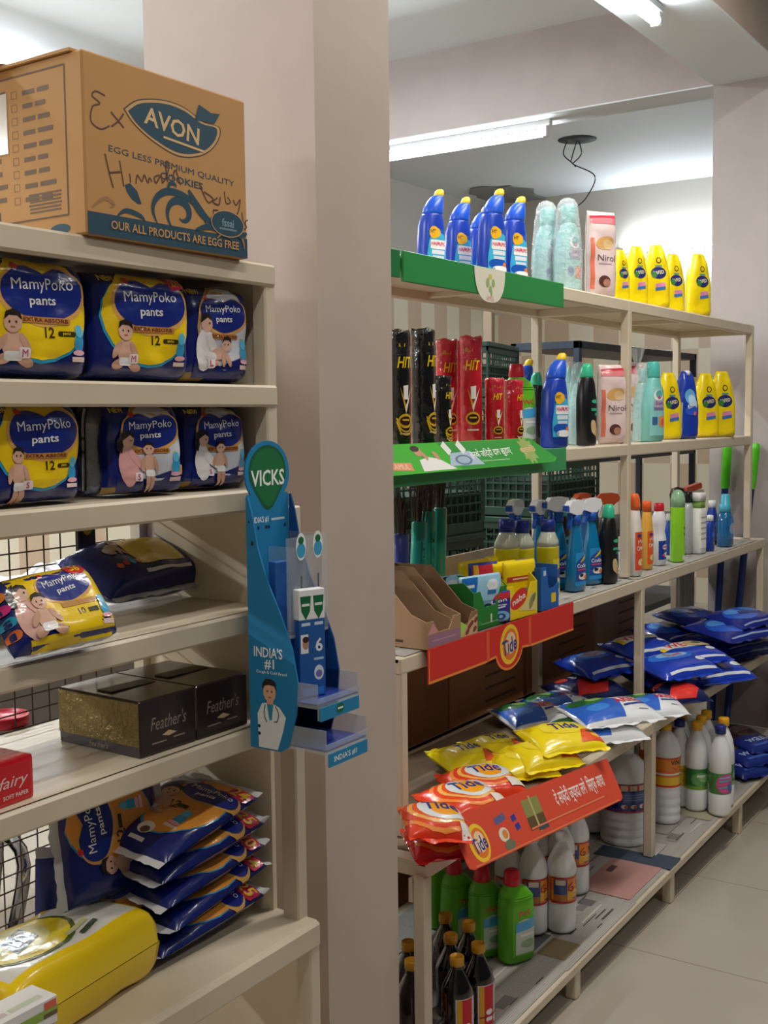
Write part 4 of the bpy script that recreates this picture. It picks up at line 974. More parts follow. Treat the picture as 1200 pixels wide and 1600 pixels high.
# --- black bottle with aqua cap
def blackb():
    secs = [(0, .028, .02, 0, 0, 3), (.005, .033, .024, 0, 0, 3), (.14, .034, .024, 0, 0, 3), (.19, .028, .022, 0, 0, 2.5), (.205, .022, .020, 0, 0, 2), (.21, .019, .019, 0, 0, 2)]
    cap = [(.206, .020, .020, 0, 0, 2), (.212, .021, .021, 0, 0, 2), (.238, .017, .017, .001, 0, 2), (.250, .010, .012, .004, 0, 2)]
    a = Art(); a.ell(0, .045, .008, .006, '#37b98f'); a.rect(.0, .02, .018, .008, '#2fae86'); a.rect(.006, .006, .012, .008, '#2fae86'); a.ell(-.002, -.035, .008, .024, '#d9b98a', 8); a.ell(.006, -.05, .006, .014, '#c79a5c', -8)
    return bottle('cleaner_bottle', 'x', 'bottle', 'black bottles with aqua caps', secs, plast('#17181b'), [('cap', cap, plast('#35b98e'))], (.03, .15, .15, .6, mat('#1b1c20', .3), a))
bb_ = blackb()
put(bb_, 'black aqua capped bottle beside the large blue cleaner on the second board', 916, 1.465, S2, -.2, py_top=568, h=.25)
put(bb_, 'black aqua capped bottle hiding between the green and blue bottles', 838, 1.58, S2, -.2, .9)
put(bb_, 'black aqua capped bottle right of the blue sprays on the third board', 950, 1.435, S3, -.2, py_top=788, h=.25)
put(bb_, 'black aqua capped bottle behind the blue sprays on the third board', 876, 1.60, S3, -.2, 1.0)
# --- aqua fabric conditioner bottles, loose and in clear wrap
AQ = mat('#7cc7c2', .35); AQD = mat('#4fb7ae', .3)
def aqua(wrap, nm='conditioner_bottle'):
    secs = [(0, .040, .022, 0, 0, 3), (.006, .046, .028, 0, 0, 3), (.12, .046, .028, 0, 0, 3), (.17, .038, .026, .003, 0, 2.6), (.205, .024, .021, .006, 0, 2.2), (.212, .021, .020, .006, 0, 2)]
    cap = [(.208, .023, .021, .006, 0, 2), (.214, .024, .022, .006, 0, 2), (.255, .022, .020, .006, 0, 2), (.262, .017, .016, .006, 0, 2)]
    a = Art(); a.ell(.0, .052, .020, .018, '#eef4f4'); a.ell(.002, .056, .013, .012, '#5cb9b8'); a.poly([(.022, .03), (.034, .07), (.027, .085), (.018, .05)], '#2f9f98'); a.rect(.002, .022, .036, .022, '#b9a9c4'); a.txt('Soft', .002, .026, .011, '#8a5f9c', 0, None, .02); a.rect(.002, .006, .034, .006, '#8a77a8')
    a.rrect(-.012, -.032, .022, .026, .003, '#3c6c9c'); a.rrect(.014, -.034, .024, .034, .003, '#ef9a62'); a.ell(.014, -.036, .008, .012, '#e35a5a'); a.ell(.002, .045, .004, .005, '#d05a78')
    def ex(t, L):
        if wrap:
            P = []; n = 26; b = MB(); vs = []
            rg = [(0.001, .052, .036), (.10, .054, .037), (.17, .049, .035), (.22, .040, .031), (.262, .034, .028), (.276, .022, .02), (.282, .008, .008)]
            for z_, rx, ry in rg:
                for i in range(n):
                    a_ = 2*pi*i/n; k = 1+.07*noise.noise(Vector((cos(a_)*2.5, sin(a_)*2.5, z_*25))); vs.append((rx*k*sin(a_)+.003, -ry*k*cos(a_), z_))
            b.add(vs, [(q*n+i, q*n+(i+1) % n, (q+1)*n+(i+1) % n, (q+1)*n+i) for q in range(len(rg)-1) for i in range(n)], WRAP, True); b.build('clear_wrap', t)
    return bottle(nm, 'x', 'bottle', 'aqua fabric conditioner bottles', secs, AQ, [('cap', cap, AQD)], (.02, .18, -.05, .85, mat('#8fd0cc', .4), a), ex)
WRAP = mat('#eef3f4', .10, alpha=.34, bump=(70, .8))
aw, al = aqua(True), aqua(False)
put(aw, 'clear wrapped aqua conditioner bottle next to the toilet cleaners on the top board', 853, 1.60, S1, -.15, py_top=314, h=.282)
put(aw, 'clear wrapped aqua conditioner bottle beside the pink pouch on the top board', 886, 1.53, S1, -.15, py_top=309, h=.282)
put(aw, 'clear wrapped aqua conditioner behind the blue cleaner on the second board', 893, 1.60, S2, -.1, .95)
put(aw, 'clear wrapped aqua conditioner half hidden behind the black bottle', 905, 1.54, S2, .1, .93)
put(aw, 'clear wrapped aqua conditioner just right of the middle post on the second board', 1001, 1.50, S2, -.1, .97)
put(al, 'unwrapped aqua conditioner bottle with a pale cap beside the middle post', 1018, 1.462, S2, -.25, py_top=565, h=.262)
# --- trigger sprays with blue liquid (0.27)
BLQ = mat('#1489c4', .10, coat=.6, trans=.25); BTR = plast('#1e55b5'); WTR = plast('#e9ecee')
def trigger(liq, head, nozzle, colr='#1e55b5', lab=True, nm='spray_bottle'):
    secs = [(0, .030, .018, 0, 0, 3), (.005, .036, .023, 0, 0, 3), (.06, .034, .022, 0, 0, 3), (.11, .029, .021, 0, 0, 2.6), (.15, .022, .019, 0, 0, 2.2), (.19, .013, .013, 0, 0, 2), (.20, .0125, .0125, 0, 0, 2)]
    cap = [(.197, .016, .016, 0, 0, 2), (.224, .0155, .0155, 0, 0, 2), (.226, .012, .012, 0, 0, 2)]
    a = Art(); a.poly([(-.022, -.035), (.022, -.035), (.022, .012), (.006, .04), (-.022, .02)], '#2b4f9c'); a.poly([(-.006, .018), (.022, .036), (.022, .044), (.004, .034)], '#e9bf35'); a.txt('Colin', 0, .010, .012, '#e5ecf4', 0, .034, .05); a.rect(0, -.002, .03, .004, '#d8457a'); a.ell(.004, -.022, .014, .010, '#f0e6e0'); a.ell(.010, -.024, .006, .006, '#e07a3a'); a.ell(-.002, -.018, .004, .005, '#2c2c3a')
    def ex(t, L):
        hd = MB()
        hd.prism([(-.046, .252), (-.046, .236), (-.030, .232), (-.012, .226), (.014, .226), (.020, .232), (.034, .242), (.037, .252), (.030, .266), (.010, .270), (-.030, .268)], .022, head, Matrix.Translation((0, -.011, 0)))
        t = hd.build('trigger_head', t)
        MB().prism([(-.046, .256), (-.056, .254), (-.056, .240), (-.046, .238)], .016, nozzle, Matrix.Translation((0, -.008, 0))).build('nozzle', t)
        MB().prism([(-.034, .236), (-.024, .234), (-.022, .215), (-.030, .192), (-.036, .186), (-.037, .196), (-.031, .214)], .012, nozzle, Matrix.Translation((0, -.006, 0))).build('trigger', t)
    return bottle(nm, 'x', 'bottle', 'trigger spray bottles', secs, liq, [('collar', cap, nozzle)], (.018, .115, 0, .8, mat('#2f8fd0', .3, coat=.4), a) if lab else None, ex)
sp = trigger(BLQ, WTR, BTR)
for px, Y, rz, pt, lb in ((806, 1.57, .1, 780, 'blue spray bottle with a white trigger head behind the yellow floor cleaners'), (842, 1.56, .05, 781, 'blue spray bottle with a white trigger head behind the single yellow bottle'), (872, 1.52, -.5, 776, 'blue spray bottle with a turned trigger right of the yellow bottles'), (899, 1.455, -.15, 781, 'blue spray bottle with a white trigger at the front of the third board'), (924, 1.47, -.35, 778, 'blue spray bottle with a white trigger next to the black aqua capped bottle')):
    put(sp, lb, px, Y, S3, rz, py_top=pt, h=.27)
so = trigger(mat('#3f8fd0', .15, coat=.5), plast('#ef6a3c'), WTR, nm='spray_bottle')
put(so, 'spray bottle with an orange trigger head behind the blue sprays', 910, 1.60, S3, -.2, py_top=770, h=.27)
put(so, 'spray bottle with an orange trigger head behind the black aqua capped bottle', 951, 1.56, S3, -.9, py_top=770, h=.27)
# --- yellow floor cleaner with navy cap
def yellowb():
    YLQ = mat('#d3c415', .12, coat=.5, trans=.15); CLP = mat('#d9dcc9', .15, coat=.4, trans=.3)
    secs = [(0, .030, .024, 0, 0, 2.6), (.005, .035, .029, 0, 0, 2.6), (.14, .035, .029, 0, 0, 2.6), (.143, .035, .029, 0, 0, 2.6)]
    up = [(.143, .035, .029, 0, 0, 2.6), (.158, .033, .028, 0, 0, 2.5), (.178, .022, .021, 0, 0, 2), (.186, .018, .018, 0, 0, 2)]
    cap = [(.184, .020, .020, 0, 0, 2), (.213, .0195, .0195, 0, 0, 2), (.216, .017, .017, 0, 0, 2)]
    a = Art(); a.ell(0, -.02, .024, .030, '#efe8c0'); a.ell(.008, .004, .018, .014, '#2f3f8c'); a.ell(-.006, -.03, .016, .010, '#4f9a3a')
    return bottle('floor_cleaner_bottle', 'x', 'bottle', 'yellow floor cleaners with navy caps', secs, YLQ, [('clear_shoulder', up, CLP), ('cap', cap, plast('#1f3187'))], (.02, .11, 0, .7, mat('#d8ca2c', .3, coat=.4), a))
yb = yellowb()
put(yb, 'yellow floor cleaner with a navy cap, first from the column', 792, 1.52, S3, .0, py_top=811, h=.216)
put(yb, 'yellow floor cleaner with a navy cap, second from the column', 816, 1.50, S3, .0, py_top=813, h=.216)
put(yb, 'yellow floor cleaner with a navy cap standing apart above the blue tray box', 856, 1.47, S3, .1, py_top=812, h=.216)
# --- orange and white kitchen cleaners
def orangeb(body, labc, cap, trig, nm):
    secs = [(0, .022, .018, 0, 0, 3), (.004, .026, .021, 0, 0, 3), (.15, .027, .021, 0, 0, 3), (.19, .023, .019, 0, 0, 2.4), (.222, .018, .017, 0, 0, 2), (.228, .015, .015, 0, 0, 2)]
    if trig: cp = [(.225, .018, .018, 0, 0, 2.4), (.24, .019, .018, 0, 0, 2.6), (.262, .022, .015, -.004, 0, 3), (.276, .018, .013, -.006, 0, 3), (.280, .012, .010, -.008, 0, 3)]
    else: cp = [(.225, .0185, .0185, 0, 0, 2), (.262, .018, .018, 0, 0, 2), (.265, .015, .015, 0, 0, 2)]
    a = Art(); a.poly([(-.022, -.06), (.022, -.06), (.022, .05), (-.002, .06), (-.022, .045)], labc); a.txt('Mr', 0, .032, .014, '#f3ece2', 10, None, .03); a.txt('Clean', 0, .012, .016, '#f3ece2', 14, .034, .04); a.ell(.004, -.038, .015, .012, '#f0d9a0'); a.ell(.008, -.04, .008, .008, '#e9a53a'); a.ell(-.006, .052, .008, .006, '#3a3c7c')
    return bottle(nm, 'x', 'bottle', 'kitchen cleaners with orange caps', secs, body, [('cap', cp, cap)], (.02, .15, .05, .95, film(labc), a))
put(orangeb(plast('#ece7e0'), '#e8512e', plast('#f0703a'), True, 'kitchen_cleaner_bottle'), 'orange labelled white kitchen cleaner standing right of the middle post', 991, 1.425, S3, -.1, py_top=771, h=.28)
put(orangeb(mat('#f0b44a', .2, coat=.4), '#ef6326', plast('#f0642c'), False, 'kitchen_cleaner_bottle'), 'amber kitchen cleaner with an orange cap beside the white one', 1010, 1.45, S3, -.1, py_top=783, h=.265)
# --- white bottle, red cap, blue label
def whitered():
    secs = [(0, .026, .022), (.004, .031, .026), (.10, .031, .026), (.105, .030, .025), (.13, .024, .021), (.155, .030, .025), (.185, .029, .024), (.205, .019, .019), (.212, .016, .016)]
    secs = [q+(0, 0, 2.4) for q in secs]
    cap = [(.208, .019, .019), (.212, .020, .020), (.236, .019, .019), (.239, .016, .016)]
    a = Art(); a.ell(0, .012, .014, .010, '#d9dff0'); a.rect(0, .012, .024, .006, '#d0435a'); a.ell(.006, -.018, .012, .010, '#eef0f6'); a.rect(-.008, -.02, .014, .008, '#d0435a')
    return bottle('bleach_bottle', 'x', 'bottle', None, secs, plast('#e9ebee'), [('cap', cap, plast('#c2202f'))], (.022, .095, 0, 1.1, film('#23409c'), a))
put(whitered(), 'white waisted bottle with red cap and blue label on the third board', 1029, 1.455, S3, -.1, py_top=786, h=.239)
# --- small mixed bottles at the far end of the third board
def simple(nm, label, px, Y, z, ptop, secs, m, caps, lab, rz=-.1, cat='bottle', group=None):
    o = bottle(nm, label, cat, group, secs, m, caps, lab); h = max(q[0] for c in caps for q in c[1]) if caps else secs[-1][0]
    return put(o, label, px, Y, z, rz, py_top=ptop, h=h)
a = Art(); a.txt('90', .0, .0, .014, '#3a6a22', 0, None, .03); a.txt('90', .0, .02, .014, '#3a6a22', 0, None, .03); a.rect(0, -.085, .03, .016, '#d9e3dc')
simple('freshener_can', 'lime green air freshener with a clear domed lid', 1058, 1.43, S3, 765, [(0, .024, .024), (.004, .026, .026), (.195, .026, .026), (.20, .025, .025)], mat('#8fd62c', .2, coat=.5), [('domed_lid', [(.198, .0265, .0265), (.225, .0265, .0265), (.245, .022, .022), (.256, .014, .014), (.260, .004, .004)], mat('#a5d9ae', .15, coat=.5, trans=.3))], (.01, .19, .2, .7, mat('#93d933', .25, coat=.4), a))
b_ = simple('shampoo_bottle', 'clear bottle with a black flip cap behind the lime air freshener', 1073, 1.48, S3, 768, [(0, .022, .018, 0, 0, 3), (.004, .026, .021, 0, 0, 3), (.17, .026, .021, 0, 0, 3), (.20, .016, .016, 0, 0, 2)], mat('#c9d3d6', .15, coat=.4, trans=.3), [('cap', [(.198, .02, .018, 0, 0, 3), (.235, .02, .018, 0, 0, 3), (.238, .017, .015, 0, 0, 3)], plast('#1a1a1c'))], None)
a = Art()
for i in range(5): a.rect(0, .05-.02*i, .03, .005, '#b9b6ae')
simple('shampoo_bottle', 'square white bottle with a green collar and white cap', 1090, 1.45, S3, 770, [(0, .026, .022, 0, 0, 5), (.004, .029, .024, 0, 0, 5), (.165, .029, .024, 0, 0, 5), (.168, .027, .022, 0, 0, 5)], plast('#e9eae6'), [('collar', [(.166, .024, .022, 0, 0, 4), (.196, .024, .022, 0, 0, 4)], plast('#7aa04c')), ('cap', [(.196, .029, .024, 0, 0, 4), (.222, .029, .024, 0, 0, 4), (.225, .026, .022, 0, 0, 4)], plast('#ecece8'))], (.02, .15, -.1, .9, paper('#efeee8'), a))
blu = [(0, .024, .018, 0, 0, 3), (.004, .028, .021, 0, 0, 3), (.13, .028, .021, 0, 0, 3), (.165, .017, .016, 0, 0, 2), (.17, .014, .014, 0, 0, 2)]
bcap = [('cap', [(.166, .019, .019), (.195, .018, .018), (.198, .015, .015)], plast('#eceeee'))]
a = Art(); a.rect(.008, -.03, .014, .016, '#e6b23a'); a.ell(-.004, .02, .012, .014, '#2f6fd0')
b1 = bottle('detergent_bottle', 'x', 'bottle', 'blue bottles with white caps', blu, plast('#1d3f9f'), bcap, (.02, .12, 0, .8, film('#24479f'), a))
put(b1, 'smaller blue bottle with a white cap at the front, third board', 1109, 1.435, S3, -.1, py_top=805, h=.198)
put(b1, 'taller blue bottle with a white cap behind the smaller one, third board', 1112, 1.50, S3, -.1, py_top=782, h=.198)
put(b1, 'blue bottle with a white cap standing behind the lime air freshener', 1046, 1.53, S3, 0, py_top=803, h=.198)
a = Art(); a.ell(0, 0, .018, .022, '#8fb6d8'); a.ell(.004, .004, .010, .010, '#d8a0bc')
simple('detergent_bottle', 'chunky teal blue bottle with a stepped turquoise cap at the board end', 1133, 1.43, S3, 772, [(0, .030, .022, 0, 0, 3), (.005, .038, .027, 0, 0, 3), (.06, .036, .026, 0, 0, 3), (.10, .039, .027, .002, 0, 3), (.13, .032, .024, 0, 0, 2.6), (.142, .022, .02, 0, 0, 2)], mat('#1f6fa8', .15, coat=.5, trans=.2), [('cap', [(.138, .024, .022, -.004, 0, 2.4), (.168, .024, .022, -.004, 0, 2.4), (.172, .019, .018, -.004, 0, 2), (.205, .018, .017, -.004, 0, 2), (.209, .015, .014, -.004, 0, 2)], plast('#4fb4cf'))], (.03, .115, .1, .7, film('#2a78b8'), a))
t = thing('card_pack', 'white and orange brush pack lying across the small bottles', 'pack', (spot(1090, 1.60, S3), 1.60, S3), -.2)
b = MB(); b.box(-.05, .05, 0, .03, 0, .21, paper('#e9e4dc'), .002); b.box(-.06, .06, -.004, .026, .21, .235, paper('#e0603a'), .004, Matrix.Rotation(radians(-8), 4, 'Y')); b.build('pack', t)
MB().lathe([(0, 0), (.03, .001), (.034, .03), (.025, .055), (0, .062)], mat('#3a2c26', .3), 20, M=Matrix.Translation((-.16, .0, .17))).build('brush_head', t); MB().lathe([(.02, 0), (.02, .17)], mat('#3a2c26', .3), 14, cx=-.16).build('brush_handle', t)
# --- white bottles of the lowest board
WPL = plast('#e6e9ea')
def ribbed(nm, labc, kind):
    prof = [(0, .032), (.006, .039), (.012, .040), (.085, .040), (.088, .0385), (.155, .0385), (.158, .040), (.175, .040), (.19, .037), (.21, .029), (.228, .019), (.24, .0135), (.25, .0125)]
    t = thing(nm, 'x', 'bottle', (0, 0, 0), 0, 'white ribbed phenyl bottles of the lowest board')
    MB().lathe([(0, 0)]+[(r, z) for z, r in prof], WPL, 44, wob=lambda a, z: 1+(.022*cos(11*a) if .172 < z < .236 else 0)).build('body', t)
    MB().lathe([(.0125, .247), (.0175, .249), (.0175, .266), (.015, .269), (0, .269)], WPL, 20).build('cap', t)
    L = Loft([(z, r, r) for z, r in prof]); b = MB(); a = Art()
    if kind == 'o':
        a.rect(0, .0, .13, .062, '#ef8a22'); a.rect(.0, -.014, .13, .024, '#f0b52a'); a.rect(-.040, .0, .036, .060, '#3a4a8e'); a.rect(-.040, .022, .026, .014, '#d9c9b6'); a.rect(-.040, -.020, .034, .018, '#c0762e'); a.rect(0, .034, .13, .004, '#c42632'); a.rect(0, -.033, .13, .005, '#c42632')
        a.stroke(curve([(-.006, .020), (-.016, .012), (-.018, .002), (-.008, -.002), (-.002, .006), (-.012, .008)], 6), .003, '#8a3a10'); a.stroke([(.008, .012), (.03, .012)], .0025, '#8a3a10'); a.stroke([(.010, .02), (.026, .005)], .0025, '#8a3a10'); a.rect(.012, -.006, .03, .003, '#f3e6cf'); a.rect(.008, -.024, .028, .004, '#8e4a8a')
    label_on(b, L, .088, .155, -.5, 1.9, film(labc), a); b.build('label', t)
    return t
rb = ribbed('phenyl_bottle', '#e2492c', 'o')
putc(rb, 'white ribbed phenyl bottle in front of the others on the lowest board', 877, 1300, .269, zb2, .35)
putc(rb, 'white ribbed phenyl bottle behind the green ones under the slanted strip', 832, 1303, .269, zb2, .5)
putc(rb, 'white ribbed phenyl bottle just behind the frontmost ribbed bottle', 876, 1271, .269, zb2, .1)
putc(rb, 'white ribbed phenyl bottle nearest the big white jug', 899, 1251, .269, zb2, .2)
putc(rb, 'white ribbed phenyl bottle in the shadow below the slanted strip', 795, 1302, .269, zb2, .1, .98)
putc(rb, 'white ribbed phenyl bottle at the back under the strip middle', 840, 1272, .269, zb2, .2, .98)
def jug(nm, h, r, labm, art, cap, ribs=True, lz=(.36, .66)):
    prof = [(0, r*.9), (.02*h, r), (.06*h, r)]
    z = .08
    while z < lz[0]-.02: prof += [(z*h, r*.955), ((z+.012)*h, r*.955), ((z+.03)*h, r), ((z+.06)*h, r)]; z += .085
    prof += [(lz[0]*h, r*.97), (lz[1]*h, r*.97), ((lz[1]+.01)*h, r), (.74*h, r*.97), (.82*h, r*.82), (.88*h, r*.58), (.92*h, r*.34), (.94*h, r*.28)]
    t = thing(nm, 'x', 'bottle', (0, 0, 0), 0, None)
    MB().lathe([(0, 0)]+[(q, zz) for zz, q in prof], WPL, 44).build('body', t)
    MB().lathe([(r*.28, .93*h), (r*.36, .935*h), (r*.36, .995*h), (r*.3, h), (0, h)], cap, 24).build('cap', t)
    L = Loft([(zz, q, q) for zz, q in prof]); b = MB(); label_on(b, L, lz[0]*h, lz[1]*h, 0, 2.2, labm, art); b.build('label', t)
    return t
a = Art(); a.rect(0, .036, .34, .018, '#c7303a'); a.rect(0, -.042, .34, .006, '#a8284a'); a.rect(-.09, .0, .10, .088, '#13225e'); a.rect(.02, .004, .09, .03, '#4a5f9e')
for i in range(4): a.rect(-.02+.030*i, .034, .022, .017, ['#d9b9a0', '#c9c4a8', '#d4b29a', '#cabfae'][i]); a.ell(-.02+.030*i, -.026, .010, .007, '#e8e4e0'); a.ell(-.014+.030*i, -.027, .006, .006, '#c04a3e')
for i in range(3): a.rect(.02, .012-.008*i, .08, .002, '#8fa0cc')
jg = jug('phenyl_jug', .315, .079, film('#2b3f86'), a, plast('#e6e9ea')); jg['group'] = 'big white phenyl jugs'
put(jg, 'largest white jug with a blue and red label on the lowest board', 976, 1.40, zb2(3.43), -.95, py_top=1165, h=.315)
put(jg, 'white jug with a blue label in shadow behind the largest jug', 925, 1.535, zb2(3.62), .6, .92)
a = Art(); a.rect(0, .026, .2, .036, '#ee8d2a'); a.rect(0, -.03, .2, .028, '#f0c22c'); a.rect(0, -.006, .2, .006, '#f1ece0'); a.txt('VINOL', .012, .034, .017, '#3b1d10', 0, .06, .03); a.stroke(curve([(-.01, .018), (0, .010), (.012, .018), (.022, .012)], 6), .002, '#8e4a18'); a.rect(0, .046, .2, .004, '#d9442e'); a.rect(0, -.046, .2, .005, '#d9442e')
vj = jug('phenyl_bottle', .335, .048, film('#ee7a2a'), a, plast('#e8b52c'), lz=(.38, .68)); vj['group'] = 'tall white bottles with orange labels'
put(vj, 'tall white ridged bottle with an orange and yellow label right of the lower post', 1040, 1.345, zb2(3.7), -.5)
put(vj, 'tall white ridged bottle with an orange label half hidden behind the lower post', 1012, 1.44, zb2(3.78), .3)
put(vj, 'tall white ridged bottle behind the right hand one of the orange labelled pair', 1040, 1.47, zb2(4.02), .1)
def smooth(nm, capm, labm, art):
    prof = [(0, .030), (.006, .037), (.012, .038), (.075, .038), (.078, .037), (.15, .037), (.153, .038), (.20, .037), (.235, .031), (.262, .020), (.275, .014), (.283, .013)]
    t = thing(nm, 'x', 'bottle', (0, 0, 0), 0, 'white floor cleaner bottles with coloured caps')
    MB().lathe([(0, 0)]+[(r, z) for z, r in prof], WPL, 36, wob=lambda a, z: 1+(.01*cos(6*a) if .16 < z < .27 else 0)).build('body', t)
    MB().lathe([(.013, .279), (.0185, .281), (.0185, .306), (.0165, .309), (0, .309)], capm, 22).build('cap', t)
    L = Loft([(z, r, r) for z, r in prof]); b = MB(); label_on(b, L, .078, .15, -.2, 2.4, labm, art); b.build('label', t); return t
YC, NC = plast('#f0b01e'), plast('#27307f')
a = Art(); a.ell(.0, .0, .034, .024, '#5f9c58'); a.ell(.012, .004, .02, .014, '#8fbf7e'); a.rect(0, -.03, .18, .012, '#7ba23a'); a.rect(0, .012, .03, .008, '#cfe0c8')
sg = smooth('floor_cleaner_bottle', YC, film('#2f7a36'), a)
a = Art(); a.ell(0, 0, .036, .034, '#c44f8e')
for i in range(5): a.rect(-.004, .022-.011*i, .05-.006*abs(i-2), .005, ['#8fb6e0', '#4fb0c4', '#e0567a', '#4fb0c4', '#d45f9c'][i], 6)
a.ell(.022, -.012, .018, .018, '#3a62b0')
sm_ = smooth('floor_cleaner_bottle', NC, film('#4f8a44'), a)
sy = smooth('floor_cleaner_bottle', NC, film('#d8b51e'), Art().rect(0, .02, .15, .012, '#b58a18'))
putc(sg, 'green labelled white bottle with a yellow cap, front of the trio', 1089, 1127, .309, zb2, -.6)
putc(sg, 'green labelled white bottle with a yellow cap, middle of the trio', 1096, 1118, .309, zb2, .2)
putc(sg, 'green labelled white bottle with a yellow cap, back of the trio', 1104, 1110, .309, zb2, .1)
putc(sg, 'green labelled white bottle with a yellow cap behind the navy capped one', 1131, 1121, .309, zb2, .8)
putc(sm_, 'white bottle with a navy cap and a pink and blue round label', 1126, 1133, .309, zb2, -.45)
putc(sy, 'white bottle with a navy cap and a yellow label behind the yellow capped trio', 1062, 1122, .309, zb2, -.2)
putc(sg, 'white bottle with a yellow cap deepest among the floor cleaners', 1066, 1113, .309, zb2, .4)
# --- dark phenyl bottles, yellow caps
def brown():
    prof = [(0, .031), (.005, .036), (.11, .036), (.122, .033), (.140, .024), (.158, .0150), (.166, .0135), (.172, .0135)]
    t = thing('dark_bottle', 'x', 'bottle', (0, 0, 0), 0, 'dark glass bottles with yellow caps')
    MB().lathe([(0, 0)]+[(r, z) for z, r in prof], mat('#0d0807', .08, coat=.8), 34).build('body', t)
    MB().lathe([(.0135, .168), (.0165, .170), (.0165, .188), (.015, .190), (.012, .190), (.011, .187), (0, .187)], plast('#c98f1e'), 24, wob=lambda a, z: 1+.015*cos(18*a)).build('cap', t)
    L = Loft([(z, r, r) for z, r in prof]); b = MB(); a = Art(paper)
    a.rect(-.045, 0, .012, .092, '#d19a28'); a.rect(-.026, 0, .026, .092, '#c6242e'); a.rect(.02, 0, .066, .092, '#d6cfd0')
    for y in (-.016, -.033): a.ell(-.026, y, .009, .007, '#e8e2e2')
    a.rect(.0, -.024, .10, .004, '#b02a48', 4); a.rect(-.026, -.042, .026, .01, '#c6242e'); a.rect(.022, .034, .016, .008, '#9a8fb4')
    for i in range(4): a.rect(.022, .018-.009*i, .036, .002, '#b4aab0')
    label_on(b, L, .008, .104, .25, 1.5, paper('#d6cfd0'), a); b.build('label', t); return t
br = brown()
for px, py, rz, lb in ((643, 1499, 1.3, 'dark bottle with a yellow cap standing left of the corner leg'), (757-10, 1473, .15, 'dark bottle with a white and red label at the front right of its cluster'), (714, 1493, .1, 'dark bottle with a yellow cap closest to the corner leg, label half in view'), (704, 1459, .3, 'dark bottle with a yellow cap in the middle of its cluster'), (732, 1440, .3, 'dark bottle with a yellow cap at the back right of its cluster'), (696, 1427, .2, 'dark bottle with a dim cap at the back left of its cluster'), (638, 1470, .4, 'dark bottle behind the one left of the corner leg')):
    putc(br, lb, px, py, .190, zb2, rz)
# ================================================================== POUCHES, DETERGENT BAGS, TRAY BOXES, SIGNS
# --- stand-up pouches
def pouch(nm, w, h, d, base, art, tap, seed, label, cat='pouch', group='yellow refill pouches', spout=None):
    t = thing(nm, label, cat, (0, 0, 0), 0, group)
    P = Pillow(w, h, d, 4, 3.0, 2.0, .006, seed, taper=tap, pvb=14)
    b = P.mesh(lambda u, v: film(base), n=20, m=24, fin=0); b.stamp(art, lambda x, y, off: P.f(x, y, off), .010); b.build('pouch', t)
    if spout: MB().lathe([(.0, 0), (.011, .0), (.011, .014), (.009, .016), (0, .016)], plast('#eef0f0'), 16, M=Matrix.Translation((spout[0], -.004, spout[1])) @ Matrix.Rotation(radians(spout[2]), 4, 'Y')).build('spout_cap', t)
    return t
tapY = lambda v: 1.0 - (.60*max(0, (v+.1)/1.1)**1.5 if v > -.1 else 0)
a = Art(); a.ell(0, .012, .034, .024, '#2a2f6a'); a.txt('SAFED', 0, .014, .014, '#e9e2b0', 8, .05, .04); a.ell(-.02, .004, .012, .012, '#3a7a3c'); a.rect(.008, -.038, .042, .020, '#d98ab0', 8); a.rect(.008, -.050, .042, .012, '#3f73b4', 8); a.ell(0, .062, .012, .012, '#3b3a20'); a.ell(0, .062, .008, .008, '#e8c81e'); a.rect(0, .040, .03, .006, '#4f9fa0')
ypo = pouch('refill_pouch', .120, .255, .055, '#efd40f', a, tapY, 81, 'x')
put(ypo, 'yellow refill pouch partly hidden by the pink pouch on the top board', 968, 1.50, S1, -.3, py_top=390, h=.255)
put(ypo, 'yellow refill pouch with a folded peak on the top board', 993, 1.50, S1, -.45, py_top=384, h=.255)
put(ypo, 'frontmost yellow refill pouch showing its logo on the top board', 1024, 1.475, S1, -.75, py_top=382, h=.255)
put(ypo, 'yellow refill pouch just behind the frontmost one on the top board', 1050, 1.51, S1, -.5, py_top=396, h=.255)
put(ypo, 'yellow refill pouch standing apart next to the far pillar, top board', 1090, 1.47, S1, -.5, py_top=396, h=.255)
put(ypo, 'yellow refill pouch left of the blue pouch on the second board', 1043, 1.50, S2, -.5, py_top=582, h=.255)
put(ypo, 'yellow refill pouch behind the blue pouch on the second board', 1083, 1.56, S2, -.1, .94)
put(ypo, 'yellow refill pouch second from the board end', 1101, 1.50, S2, -.6, py_top=583, h=.255)
put(ypo, 'yellow refill pouch with a long narrow neck at the end of the second board', 1126, 1.46, S2, -.65, py_top=580, h=.255)
a = Art(); a.ell(-.004, .03, .026, .03, '#6fb6e6', 20); a.ell(.006, .01, .02, .03, '#b9dcf2', 25); a.ell(.0, -.02, .03, .018, '#2f5fd0'); a.txt('Ezee', .0, .0, .014, '#eef3fb', 20, .04, .04); a.ell(.016, -.03, .008, .008, '#e06a9a'); a.rect(-.045, -.05, .012, .12, '#9fb7c6')
bpo = pouch('refill_pouch', .108, .25, .055, '#1f3fae', a, tapY, 82, 'x', group='blue refill pouches', spout=(0, .235, 10))
put(bpo, 'blue refill pouch with a white spout on the second board', 1071, 1.462, S2, -.45, py_top=580, h=.25)
